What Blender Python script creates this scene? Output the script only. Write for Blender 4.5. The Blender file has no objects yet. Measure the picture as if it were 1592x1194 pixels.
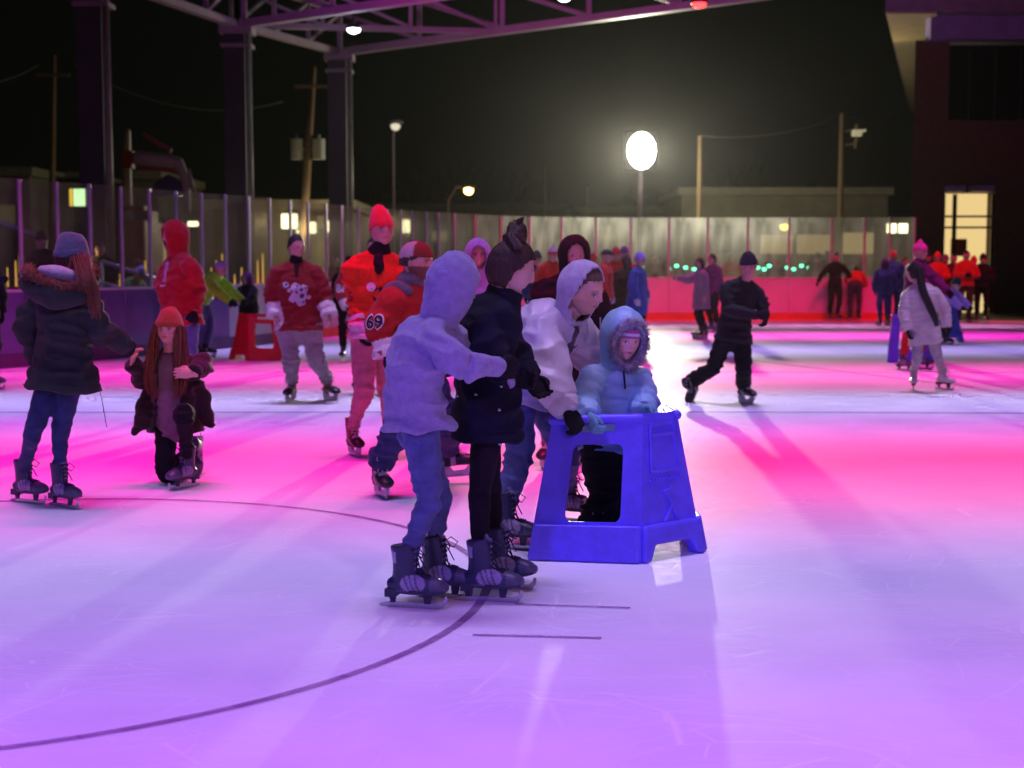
import bpy, bmesh, math, random
import numpy as np
from mathutils import Vector as V, Matrix, noise
from mathutils.bvhtree import BVHTree
random.seed(7); rng = np.random.default_rng(7)
PI = math.pi; R = math.radians
scene = bpy.context.scene
C = scene.collection

# ------------------------------------------------------------------ camera
H, F, PX0, PY0 = 1.5, 2211.0, 796.0, 597.0
TH = math.atan(187.0/F)
cam = bpy.data.cameras.new('camera'); cam_o = bpy.data.objects.new('camera', cam); C.objects.link(cam_o)
cam.lens = 50; cam.sensor_width = 36; cam.clip_start = .1; cam.clip_end = 900
cam_o.location = (0, 0, H); cam_o.rotation_euler = (PI/2 - TH, 0, 0)
cam.dof.use_dof = True; cam.dof.focus_distance = 7.0; cam.dof.aperture_fstop = 2.6; cam.dof.aperture_blades = 9
scene.camera = cam_o
scene.view_settings.view_transform = 'Standard'; scene.view_settings.look = 'None'
scene.view_settings.exposure = 0; scene.view_settings.gamma = 1
scene.cycles.use_denoising = True
scene.cycles.max_bounces = 8; scene.cycles.transparent_max_bounces = 16; scene.cycles.volume_bounces = 0
scene.cycles.sample_clamp_indirect = 4; scene.cycles.sample_clamp_direct = 0
scene.cycles.caustics_reflective = False; scene.cycles.caustics_refractive = False

def ray(px, py):
    u = (px-PX0)/F; v = (PY0-py)/F
    return V((u, math.cos(TH)+v*math.sin(TH), -math.sin(TH)+v*math.cos(TH)))
def at(px, py, D):
    r = ray(px, py); return V((0, 0, H)) + r*(D/r.y)
def gr(px, py, z=0.0):
    r = ray(px, py); return V((0, 0, H)) + r*((H-z)/-r.z)

# ------------------------------------------------------------------ world: night sky, the last light of a sun far below the horizon
w = bpy.data.worlds.new('World'); scene.world = w; w.use_nodes = True
nt = w.node_tree; nt.nodes.clear()
sky = nt.nodes.new('ShaderNodeTexSky'); sky.sky_type = 'NISHITA'; sky.sun_disc = False
sky.sun_elevation = R(-5); sky.sun_rotation = R(20)
bgs = nt.nodes.new('ShaderNodeBackground'); bgs.inputs['Strength'].default_value = .004
bg2 = nt.nodes.new('ShaderNodeBackground'); bg2.inputs['Color'].default_value = (.0042, .0050, .0036, 1); bg2.inputs['Strength'].default_value = .35
add = nt.nodes.new('ShaderNodeAddShader'); wo = nt.nodes.new('ShaderNodeOutputWorld')
nt.links.new(sky.outputs[0], bgs.inputs['Color'])
nt.links.new(bgs.outputs[0], add.inputs[0]); nt.links.new(bg2.outputs[0], add.inputs[1]); nt.links.new(add.outputs[0], wo.inputs['Surface'])

# ------------------------------------------------------------------ the rink lights: rows of coloured LED bars hung high under the roof
def lamp(kind, name, loc, target, color, power, **kw):
    l = bpy.data.lights.new(name, kind); l.color = color; l.energy = power
    for k, v in kw.items(): setattr(l, k, v)
    o = bpy.data.objects.new(name, l); C.objects.link(o); o.location = loc
    d = V(target)-V(loc); o.rotation_euler = d.to_track_quat('-Z', 'Y').to_euler()
    return o
def bar(y, color, power, x=0, L=22, z=9.0, spread=50, ty=None, tx=None, W=.4):
    ty = y if ty is None else ty
    o = lamp('AREA', 'led_bar_light', (x, y, z), (x, ty, 0), color, power, shape='RECTANGLE', size=L, size_y=W, spread=R(spread))
    d = V((x, ty, 0))-V((x, y, z)); zax = -d.normalized(); xax = V((1, 0, 0)); yax = zax.cross(xax)
    o.rotation_euler = Matrix((xax, yax, zax)).transposed().to_euler()
    return o
def spot(loc, target, color, power, ang=40, blend=.6, r=.12):
    return lamp('SPOT', 'rink_spot_light', loc, target, color, power, spot_size=R(ang), spot_blend=blend, shadow_soft_size=r)
LIGHTS_HERE = True
MAG = (1, .05, .62); VIO = (.50, .20, 1); LAV = (.66, .52, 1); WHT = (.86, .80, 1); RED = (1, .02, .05); BLU = (.16, .09, 1)
bar(3.2, (.66, .19, 1), 290, spread=44)
bar(7.2, (.60, .42, 1), 200, spread=44)
bar(10.6, (1, .015, .48), 215, spread=46, x=-6.5, L=11)
bar(10.6, (1, .02, .28), 215, spread=46, x=5, L=11)
bar(13.2, (.55, .22, 1), 125, spread=28)
bar(15.4, (.60, .44, 1), 150, spread=26)
bar(19.2, (1, .04, .50), 330, spread=42, x=2, L=20)
bar(24.8, (.52, .34, 1), 150, spread=34, x=2, L=18)
bar(29.6, (1, .03, .60), 230, spread=36, x=4, L=15)
bar(34.4, (.85, .22, .62), 100, spread=24, x=5, L=15)
bar(31.0, (1, .002, .10), 135, x=5, L=18, z=8.5, ty=38.0, spread=26)          # red on the end boards
spot((-4.5, -3.5, 6.0), (.3, 7.2, .6), BLU, 1900, 44, .7, .3)                  # violet key on the near skaters
spot((3.5, -3.0, 5.5), (.8, 7.6, .8), (.95, .5, 1), 700, 44, .8, .3)  # added pink fill that lightens the near faces from the front
spot((2.2, 2.5, 6.5), (-1.3, 11.8, 1.2), RED, 480, 30, .7, .2)                # red key behind them
spot((-8, 8, 6.5), (-5, 20, .9), (.24, .10, 1), 1300, 60, .8, .3)              # violet on the side boards
spot((9, 9, 7), (5, 20, .6), (.75, .35, .85), 484, 60, .8, .3)
spot((5, 18, 8), (2.0, 28, .6), (.5, .25, .9), 260, 60, .8, .3)
# end of the light block: the floodlight's lamp stands in its own builder

# ------------------------------------------------------------------ materials
MATS = {}
def nodes(name):
    m = bpy.data.materials.new(name); m.use_nodes = True
    t = m.node_tree; b = t.nodes['Principled BSDF']; return m, t, b
def mat(name, col, rough=.7, kind='', bump=.25, scale=40, metal=0, spec=.3, vc=False, sheen=0, emit=None, es=0, var=.12, trans=0):
    key = name
    if key in MATS: return MATS[key]
    m, t, b = nodes(name); L = t.links
    b.inputs['Roughness'].default_value = rough; b.inputs['Metallic'].default_value = metal
    b.inputs['Specular IOR Level'].default_value = spec
    if sheen: b.inputs['Sheen Weight'].default_value = sheen
    tc = t.nodes.new('ShaderNodeTexCoord')
    n = t.nodes.new('ShaderNodeTexNoise'); n.inputs['Scale'].default_value = scale*.25; n.inputs['Detail'].default_value = 4
    L.new(tc.outputs['Object'], n.inputs['Vector'])
    mx = t.nodes.new('ShaderNodeMixRGB'); mx.blend_type = 'MULTIPLY'; mx.inputs['Fac'].default_value = 1
    if vc:
        a = t.nodes.new('ShaderNodeAttribute'); a.attribute_name = 'Col'; L.new(a.outputs['Color'], mx.inputs[1])
    else: mx.inputs[1].default_value = (*col, 1)
    mr = t.nodes.new('ShaderNodeMapRange'); mr.inputs[1].default_value = .3; mr.inputs[2].default_value = .7
    mr.inputs[3].default_value = 1-var; mr.inputs[4].default_value = 1+var*.4
    L.new(n.outputs['Fac'], mr.inputs[0]); L.new(mr.outputs[0], mx.inputs[2]); L.new(mx.outputs[0], b.inputs['Base Color'])
    if bump:
        n2 = t.nodes.new('ShaderNodeTexNoise'); n2.inputs['Scale'].default_value = scale; n2.inputs['Detail'].default_value = 3
        L.new(tc.outputs['Object'], n2.inputs['Vector'])
        bp = t.nodes.new('ShaderNodeBump'); bp.inputs['Strength'].default_value = bump; bp.inputs['Distance'].default_value = .01
        L.new(n2.outputs['Fac'], bp.inputs['Height']); L.new(bp.outputs[0], b.inputs['Normal'])
        if kind == 'hair':
            mp = t.nodes.new('ShaderNodeMapping'); mp.inputs['Scale'].default_value = (1, 1, .09); L.new(tc.outputs['Object'], mp.inputs[0]); L.new(mp.outputs[0], n.inputs['Vector']); L.new(mp.outputs[0], n2.inputs['Vector'])
            n.inputs['Scale'].default_value = 90
        if kind == 'cloth':
            wp = t.nodes.new('ShaderNodeTexNoise'); wp.inputs['Scale'].default_value = 3.2; wp.inputs['Detail'].default_value = 1; L.new(tc.outputs['Object'], wp.inputs['Vector'])
            va = t.nodes.new('ShaderNodeVectorMath'); va.operation = 'MULTIPLY_ADD'; va.inputs[1].default_value = (.35, .35, .35); L.new(wp.outputs['Color'], va.inputs[0]); L.new(tc.outputs['Object'], va.inputs[2])
            mp = t.nodes.new('ShaderNodeMapping'); mp.inputs['Scale'].default_value = (3.5, 3.5, 9); mp.inputs['Rotation'].default_value = (.5, .4, 0); L.new(va.outputs[0], mp.inputs[0])
            n3 = t.nodes.new('ShaderNodeTexNoise'); n3.inputs['Scale'].default_value = 1; n3.inputs['Detail'].default_value = 3; n3.noise_type = 'RIDGED_MULTIFRACTAL' if hasattr(n3, 'noise_type') else None
            L.new(mp.outputs[0], n3.inputs['Vector'])
            b2 = t.nodes.new('ShaderNodeBump'); b2.inputs['Strength'].default_value = .36; b2.inputs['Distance'].default_value = .014
            L.new(n3.outputs['Fac'], b2.inputs['Height']); L.new(bp.outputs[0], b2.inputs['Normal']); L.new(b2.outputs[0], b.inputs['Normal'])
    if emit: b.inputs['Emission Color'].default_value = (*emit, 1); b.inputs['Emission Strength'].default_value = es
    MATS[key] = m; return m
def cloth(name, col, rough=.85, sheen=.2, bump=.35, scale=60, vc=False, spec=.15, var=.18): return mat(name, col, rough, 'cloth', bump=bump, scale=scale, vc=vc, var=var, sheen=sheen if vc else min(sheen, max(col)*.8), spec=spec)
def paint(name, col, rough=.45, bump=.05, scale=12, metal=0, var=.15, spec=.4): return mat(name, col, rough, bump=bump, scale=scale, metal=metal, var=var, spec=spec)
def glow(name, col, s):
    if name in MATS: return MATS[name]
    m, t, b = nodes(name); b.inputs['Base Color'].default_value = (0, 0, 0, 1)
    b.inputs['Emission Color'].default_value = (*col, 1); b.inputs['Emission Strength'].default_value = s; MATS[name] = m; return m

SKIN = mat('skin', (.5, .3, .22), .5, vc=True, bump=.06, scale=90, spec=.35, var=.06)
STEEL = paint('blade_steel', (.5, .52, .56), .25, .02, 30, .9)
BLACKP = paint('black_plastic', (.02, .02, .025), .4)
LACE = cloth('lace_cotton', (.035, .03, .06))

# ------------------------------------------------------------------ mesh helpers
def link(name, me, m=None, parent=None, smooth=True):
    o = bpy.data.objects.new(name, me); C.objects.link(o)
    if m: 
        me.materials.clear() if len(me.materials) and me.users == 1 else None
        if not len(me.materials): me.materials.append(m)
    if smooth and me.users == 1:
        me.polygons.foreach_set('use_smooth', [True]*len(me.polygons))
    if parent: o.parent = parent
    return o
def bm_obj(name, bm, m=None, parent=None, smooth=False, origin=None):
    bmesh.ops.recalc_face_normals(bm, faces=bm.faces[:])
    me = bpy.data.meshes.new(name)
    if origin is not None: bmesh.ops.translate(bm, verts=bm.verts[:], vec=-V(origin))
    bm.to_mesh(me); bm.free()
    o = link(name, me, m, parent, smooth)
    if origin is not None and not parent: o.location = origin
    return o
def tag(o, label=None, cat=None, group=None, kind=None):
    if label: o['label'] = label
    if cat: o['category'] = cat
    if group: o['group'] = group
    if kind: o['kind'] = kind
    return o
def empty(name, loc, rz=0, label=None, cat=None, group=None):
    o = bpy.data.objects.new(name, None); C.objects.link(o); o.location = loc; o.rotation_euler = (0, 0, rz)
    o.empty_display_size = .1
    return tag(o, label, cat, group)
def add_box(bm, c, s, rot=None, bev=0):
    g = bmesh.ops.create_cube(bm, size=1)
    M = Matrix.Translation(c) @ (rot.to_4x4() if rot else Matrix()) @ Matrix.Diagonal((*s, 1))
    bmesh.ops.transform(bm, matrix=M, verts=g['verts'])
    if bev:
        es = {e for v in g['verts'] for e in v.link_edges}
        bmesh.ops.bevel(bm, geom=list(es), offset=bev, segments=2, affect='EDGES', profile=.6)
    return g['verts']
def add_bar(bm, a, b, w, h=None, bev=0):
    a = V(a); b = V(b); d = b-a; L = d.length
    if L < 1e-6: return
    q = d.to_track_quat('Z', 'Y').to_matrix()
    add_box(bm, (a+b)/2, (w, h or w, L), q, bev)
def add_tube(bm, pts, rad, n=8, cap=True):
    pts = [V(p) for p in pts]; rs = rad if isinstance(rad, (list, tuple)) else [rad]*len(pts)
    rings = []; ref = None
    for i, p in enumerate(pts):
        t = (pts[min(i+1, len(pts)-1)]-pts[max(i-1, 0)]).normalized()
        if ref is None: ref = V((0, 0, 1)) if abs(t.z) < .9 else V((1, 0, 0))
        a = (ref - t*ref.dot(t)).normalized(); b = t.cross(a); ref = a
        rings.append([bm.verts.new(p + a*math.cos(2*PI*k/n)*rs[i] + b*math.sin(2*PI*k/n)*rs[i]) for k in range(n)])
    for r0, r1 in zip(rings, rings[1:]):
        for k in range(n): bm.faces.new((r0[k], r0[(k+1) % n], r1[(k+1) % n], r1[k]))
    if cap: bm.faces.new(rings[0][::-1]); bm.faces.new(rings[-1])
def cat(P, i, f):
    p0 = P[max(i-1, 0)]; p1 = P[i]; p2 = P[min(i+1, len(P)-1)]; p3 = P[min(i+2, len(P)-1)]
    return .5*((2*p1)+(p2-p0)*f+(2*p0-5*p1+4*p2-p3)*f*f+(3*p1-p0-3*p2+p3)*f*f*f)
def loft(bm, pts, rad, axis=None, n=16, sub=4, round0=True, round1=True):
    """closed smooth loft; rad entries are r or (ra, rb), ra along axis"""
    P = [np.array(p, float) for p in pts]
    Rr = [np.array(r if isinstance(r, (tuple, list)) else (r, r), float) for r in rad]
    if axis is None: A = [np.array((1., 0.02, 0.01)) if abs((P[-1]-P[0])[0]) < .7*np.linalg.norm(P[-1]-P[0]) else np.array((0., 0, 1.))]*len(P)
    elif isinstance(axis, list): A = [np.array(a, float) for a in axis]
    else: A = [np.array(axis, float)]*len(P)
    cs, rr, aa = [], [], []
    for i in range(len(P)-1):
        for k in range(sub):
            f = k/sub; cs.append(cat(P, i, f)); rr.append(np.maximum(cat(Rr, i, f), .002)); aa.append(A[i]*(1-f)+A[i+1]*f)
    cs.append(P[-1]); rr.append(Rr[-1]); aa.append(A[-1])
    m = len(cs); fr = []
    for i in range(m):
        t = cs[min(i+1, m-1)]-cs[max(i-1, 0)]; t = t/(np.linalg.norm(t)+1e-9)
        a = aa[i]-t*np.dot(aa[i], t); a = a/(np.linalg.norm(a)+1e-9); b = np.cross(t, a); fr.append((t, a, b))
    rings = []
    def addring(c, r, f): rings.append([bm.verts.new(c+f[1]*math.cos(2*PI*k/n)*r[0]+f[2]*math.sin(2*PI*k/n)*r[1]) for k in range(n)])
    if round0:
        for k in (3, 2, 1):
            s = math.sin(k/3.3*PI/2); addring(cs[0]-fr[0][0]*min(rr[0])*s, rr[0]*math.cos(k/3.3*PI/2), fr[0])
    for i in range(m): addring(cs[i], rr[i], fr[i])
    if round1:
        for k in (1, 2, 3):
            s = math.sin(k/3.3*PI/2); addring(cs[-1]+fr[-1][0]*min(rr[-1])*s, rr[-1]*math.cos(k/3.3*PI/2), fr[-1])
    for r0, r1 in zip(rings, rings[1:]):
        for k in range(n): bm.faces.new((r0[k], r0[(k+1) % n], r1[(k+1) % n], r1[k]))
    bm.faces.new(rings[0][::-1]); bm.faces.new(rings[-1])
def add_ell(bm, c, r, M=None, seg=16):
    g = bmesh.ops.create_uvsphere(bm, u_segments=seg, v_segments=seg*3//4, radius=1)
    X = Matrix.Translation(c) @ ((M.to_4x4()) if M else Matrix()) @ Matrix.Diagonal((*r, 1))
    bmesh.ops.transform(bm, matrix=X, verts=g['verts']); return g['verts']
def coords(me):
    a = np.empty(len(me.vertices)*3); me.vertices.foreach_get('co', a); return a.reshape(-1, 3)
def normals(me):
    a = np.empty(len(me.vertices)*3); me.vertices.foreach_get('normal', a); return a.reshape(-1, 3)
def setco(me, a): me.vertices.foreach_set('co', a.ravel()); me.update()
def setcol(me, cols):
    at_ = me.color_attributes.new('Col', 'FLOAT_COLOR', 'POINT')
    c = np.ones((len(cols), 4)); c[:, :3] = cols; at_.data.foreach_set('color', c.ravel())
def evaluated(bm, mods):
    bmesh.ops.recalc_face_normals(bm, faces=bm.faces[:])
    me = bpy.data.meshes.new('t'); bm.to_mesh(me); bm.free()
    o = bpy.data.objects.new('t', me); C.objects.link(o)
    for kind, kw in mods:
        md = o.modifiers.new('m', kind)
        for k, v in kw.items(): setattr(md, k, v)
    dg = bpy.context.evaluated_depsgraph_get()
    out = bpy.data.meshes.new_from_object(o.evaluated_get(dg), preserve_all_data_layers=False, depsgraph=dg)
    bpy.data.objects.remove(o); bpy.data.meshes.remove(me)
    return out
def fuse(bm, voxel, smooth=4):
    return evaluated(bm, [('REMESH', dict(mode='VOXEL', voxel_size=voxel)), ('SMOOTH', dict(factor=.5, iterations=smooth))])
def wrinkle(me, amp, scale=9, axis=(0, 0, 1), squash=.35, seed=0., weight=None):
    """cloth folds: ridged noise pushed along the normals, stretched across AXIS"""
    if amp <= 0: return
    co = coords(me); nr = normals(me); ax = np.array(axis, float); ax /= np.linalg.norm(ax)
    d = co @ ax; q = co*scale*squash + np.outer(d*(1-squash)*scale, ax) + seed
    h = np.array([noise.noise(p) for p in q]); h2 = np.array([noise.noise(p) for p in (q*2.3+5)])
    r = np.clip(1-3.6*np.abs(h), -.6, 1)*.95 + .22*h2
    if weight is not None: r = r*weight(co)
    setco(me, co + nr*(r*amp)[:, None])
def prune(me, fn, thick=.012):
    """delete the faces for which fn(centres) is true and give the open shell a thickness"""
    bm = bmesh.new(); bm.from_mesh(me); bm.verts.ensure_lookup_table()
    cs = np.array([f.calc_center_median() for f in bm.faces]); k = fn(cs)
    bmesh.ops.delete(bm, geom=[f for f, d in zip(bm.faces, k) if d], context='FACES')
    bpy.data.meshes.remove(me)
    return evaluated(bm, [('SMOOTH', dict(factor=.5, iterations=1)), ('SOLIDIFY', dict(thickness=thick, offset=-.6))])
def prism(bm, outline, plane, thick, holes=()):
    """extruded 2D outline; plane(u, v, w) -> point"""
    vs = []; es = []
    for lp in [outline]+list(holes):
        vv = [bm.verts.new((p[0], p[1], 0)) for p in lp]; vs += vv
        es += [bm.edges.new((vv[i], vv[(i+1) % len(vv)])) for i in range(len(vv))]
    g = bmesh.ops.triangle_fill(bm, use_beauty=True, use_dissolve=False, edges=es, normal=(0, 0, 1))
    fs = [f for f in g['geom'] if isinstance(f, bmesh.types.BMFace)]
    ex = bmesh.ops.extrude_face_region(bm, geom=fs)
    top = [v for v in ex['geom'] if isinstance(v, bmesh.types.BMVert)]
    ts = set(top)
    for v in vs: v.co = V(plane(v.co.x, v.co.y, 0))
    for v in ts: v.co = V(plane(v.co.x, v.co.y, thick))
    return vs+top
def rrect(x0, y0, x1, y1, r, n=5):
    out = []
    for cx, cy, a in ((x1-r, y1-r, 0), (x0+r, y1-r, 90), (x0+r, y0+r, 180), (x1-r, y0+r, 270)):
        for k in range(n+1):
            t = R(a+90*k/n); out.append((cx+r*math.cos(t), cy+r*math.sin(t)))
    return out

# ------------------------------------------------------------------ ice, ground
def ice_material():
    m, t, b = nodes('ice'); L = t.links; N = t.nodes
    tc = N.new('ShaderNodeTexCoord')
    mp = N.new('ShaderNodeMapping'); L.new(tc.outputs['Object'], mp.inputs[0])
    big = N.new('ShaderNodeTexNoise'); big.inputs['Scale'].default_value = .9; big.inputs['Detail'].default_value = 6; L.new(mp.outputs[0], big.inputs[0])
    cr = N.new('ShaderNodeValToRGB'); cr.color_ramp.elements[0].color = (.70, .74, .80, 1); cr.color_ramp.elements[1].color = (.86, .88, .91, 1)
    cr.color_ramp.elements[0].position = .3; cr.color_ramp.elements[1].position = .65
    L.new(big.outputs['Fac'], cr.inputs[0])
    # skate cuts: thin curved scratches from the edges of warped, stretched cells
    warp = N.new('ShaderNodeTexNoise'); warp.inputs['Scale'].default_value = .35; L.new(tc.outputs['Object'], warp.inputs[0])
    masks = []
    for i, (sc, st, rot) in enumerate(((1.1, 3.2, 20), (1.5, 3.6, -50), (2.6, 3.0, 80))):
        m2 = N.new('ShaderNodeMapping'); m2.inputs['Rotation'].default_value = (0, 0, R(rot)); m2.inputs['Scale'].default_value = (sc, sc*st, 1)
        ad = N.new('ShaderNodeVectorMath'); ad.operation = 'MULTIPLY_ADD'; ad.inputs[1].default_value = (1.6, 1.6, 0)
        L.new(warp.outputs['Color'], ad.inputs[0]); L.new(tc.outputs['Object'], ad.inputs[2]); L.new(ad.outputs[0], m2.inputs[0])
        vo = N.new('ShaderNodeTexVoronoi'); vo.feature = 'DISTANCE_TO_EDGE'; vo.inputs['Scale'].default_value = 1; L.new(m2.outputs[0], vo.inputs['Vector'])
        mr = N.new('ShaderNodeMapRange'); mr.inputs[1].default_value = 0; mr.inputs[2].default_value = .012; mr.inputs[3].default_value = 1; mr.inputs[4].default_value = 0
        L.new(vo.outputs['Distance'], mr.inputs[0]); masks.append(mr.outputs[0])
    mxn = N.new('ShaderNodeMath'); mxn.operation = 'MAXIMUM'; L.new(masks[0], mxn.inputs[0]); L.new(masks[1], mxn.inputs[1])
    mx3 = N.new('ShaderNodeMath'); mx3.operation = 'MAXIMUM'; L.new(mxn.outputs[0], mx3.inputs[0]); L.new(masks[2], mx3.inputs[1])
    gate = N.new('ShaderNodeTexNoise'); gate.inputs['Scale'].default_value = 1.3; gate.inputs['Detail'].default_value = 2; L.new(tc.outputs['Object'], gate.inputs[0])
    gr_ = N.new('ShaderNodeMapRange'); gr_.inputs[1].default_value = .38; gr_.inputs[2].default_value = .60; L.new(gate.outputs['Fac'], gr_.inputs[0])
    sc_ = N.new('ShaderNodeMath'); sc_.operation = 'MULTIPLY'; L.new(mx3.outputs[0], sc_.inputs[0]); L.new(gr_.outputs[0], sc_.inputs[1])
    mix = N.new('ShaderNodeMixRGB'); mix.inputs[2].default_value = (.95, .96, .98, 1)
    sm = N.new('ShaderNodeMath'); sm.operation = 'MULTIPLY'; sm.inputs[1].default_value = .8; L.new(sc_.outputs[0], sm.inputs[0])
    L.new(sm.outputs[0], mix.inputs[0]); L.new(cr.outputs[0], mix.inputs[1]); L.new(mix.outputs[0], b.inputs['Base Color'])
    fine = N.new('ShaderNodeTexNoise'); fine.inputs['Scale'].default_value = 14; fine.inputs['Detail'].default_value = 5; L.new(tc.outputs['Object'], fine.inputs[0])
    rr = N.new('ShaderNodeMapRange'); rr.inputs[3].default_value = .42; rr.inputs[4].default_value = .68; L.new(fine.outputs['Fac'], rr.inputs[0]); L.new(rr.outputs[0], b.inputs['Roughness'])
    hs = N.new('ShaderNodeMath'); hs.operation = 'MULTIPLY_ADD'; hs.inputs[1].default_value = -.5; L.new(sc_.outputs[0], hs.inputs[0]); L.new(fine.outputs['Fac'], hs.inputs[2])
    bp = N.new('ShaderNodeBump'); bp.inputs['Strength'].default_value = .35; bp.inputs['Distance'].default_value = .008
    L.new(hs.outputs[0], bp.inputs['Height']); L.new(bp.outputs[0], b.inputs['Normal'])
    b.inputs['Specular IOR Level'].default_value = .3; b.inputs['IOR'].default_value = 1.13
    return m
# line of the boards: (photo column, distance)
BL = [(-260, 18.0), (-120, 19.2), (0, 20.3), (40, 20.7), (97, 21.4), (148, 22.0), (196, 22.7), (240, 23.4), (281, 24.1), (320, 24.8), (357, 25.4), (393, 26.0), (425, 26.8), (457, 27.6), (484, 28.4),
      (512, 29.2), (536, 30.0), (562, 30.8), (584, 31.4), (606, 32.0), (627, 32.6), (644, 33.1), (666, 33.7), (685, 34.2), (710, 34.8), (742, 35.6), (781, 36.4), (824, 37.1), (873, 37.5),
      (926, 37.8), (980, 37.9), (1039, 37.9), (1099, 37.9), (1161, 37.9), (1225, 37.9), (1291, 37.9), (1342, 37.9), (1381, 37.9), (1421, 37.9)]
BP = [V(((px-PX0)/F*D*(1+0.0), D, 0)) for px, D in BL]
def ice():
    bm = bmesh.new()
    pts = [(-14, -8)] + [(-14, 14)] + [(p.x, p.y) for p in BP] + [(11.2, 37.95), (13.8, 37.4), (17, 35.5), (19, 32), (19, -8)]
    vs = [bm.verts.new((x, y, 0)) for x, y in pts]; bm.faces.new(vs)
    bmesh.ops.triangulate(bm, faces=bm.faces[:])
    tag(bm_obj('ice', bm, ice_material()), kind='structure')
    m, t, b = nodes('asphalt'); n = t.nodes.new('ShaderNodeTexNoise'); n.inputs['Scale'].default_value = 3; n.inputs['Detail'].default_value = 8
    cr = t.nodes.new('ShaderNodeValToRGB'); cr.color_ramp.elements[0].color = (.03, .03, .032, 1); cr.color_ramp.elements[1].color = (.075, .072, .07, 1)
    tc = t.nodes.new('ShaderNodeTexCoord'); t.links.new(tc.outputs['Object'], n.inputs[0]); t.links.new(n.outputs['Fac'], cr.inputs[0]); t.links.new(cr.outputs[0], b.inputs['Base Color'])
    b.inputs['Roughness'].default_value = .8
    bm = bmesh.new(); bmesh.ops.create_grid(bm, x_segments=4, y_segments=4, size=400)
    bmesh.ops.translate(bm, verts=bm.verts[:], vec=(0, 100, -.03))
    tag(bm_obj('ground', bm, m), kind='structure')
    # painted lines sealed under the ice
    mk, t, b = nodes('sealed_line'); N = t.nodes; b.inputs['Base Color'].default_value = (.22, .03, .26, 1); b.inputs['Roughness'].default_value = .35
    tr = N.new('ShaderNodeBsdfTransparent'); mx = N.new('ShaderNodeMixShader'); n = N.new('ShaderNodeTexNoise'); n.inputs['Scale'].default_value = 5
    tc = N.new('ShaderNodeTexCoord'); t.links.new(tc.outputs['Object'], n.inputs[0])
    mr = N.new('ShaderNodeMapRange'); mr.inputs[1].default_value = .25; mr.inputs[2].default_value = .75; mr.inputs[3].default_value = .42; mr.inputs[4].default_value = .62
    t.links.new(n.outputs['Fac'], mr.inputs[0]); t.links.new(mr.outputs[0], mx.inputs[0]); t.links.new(tr.outputs[0], mx.inputs[1]); t.links.new(b.outputs[0], mx.inputs[2])
    t.links.new(mx.outputs[0], N['Material Output'].inputs['Surface'])
    bm = bmesh.new()
    def ribbon(pts, wd):
        pr = None
        for i, p in enumerate(pts):
            p = V(p); d = (V(pts[min(i+1, len(pts)-1)])-V(pts[max(i-1, 0)])).normalized(); s = V((-d.y, d.x))*wd/2
            a = bm.verts.new((p.x+s.x, p.y+s.y, .004)); b_ = bm.verts.new((p.x-s.x, p.y-s.y, .004))
            if pr: bm.faces.new((pr[0], a, b_, pr[1]))
            pr = (a, b_)
    ribbon([(-2.567+2.45*math.cos(2*PI*k/120), 6.544+2.45*math.sin(2*PI*k/120)) for k in range(121)], .042)
    for a, b_ in (((735, 988), (935, 993)), ((800, 940), (980, 946))):
        ribbon([gr(*a).xy, gr(*b_).xy], .03)
    tag(bm_obj('ice_marking', bm, mk), kind='structure')
    mb = mk.copy(); mb.name = 'sealed_blue_line'; mb.node_tree.nodes['Principled BSDF'].inputs['Base Color'].default_value = (.04, .05, .22, 1)
    bm = bmesh.new()
    ribbon([(-12, 14.25), (2.1, 14.35), (12, 13.9)], .07); ribbon([(-12, 19.9), (14, 19.5)], .06); ribbon([(3.0, 24.0), (5.6, 17.2)], .05); ribbon([(-9, 28.2), (12, 28.0)], .06)
    tag(bm_obj('ice_line', bm, mb), kind='structure')
ice()

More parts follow.
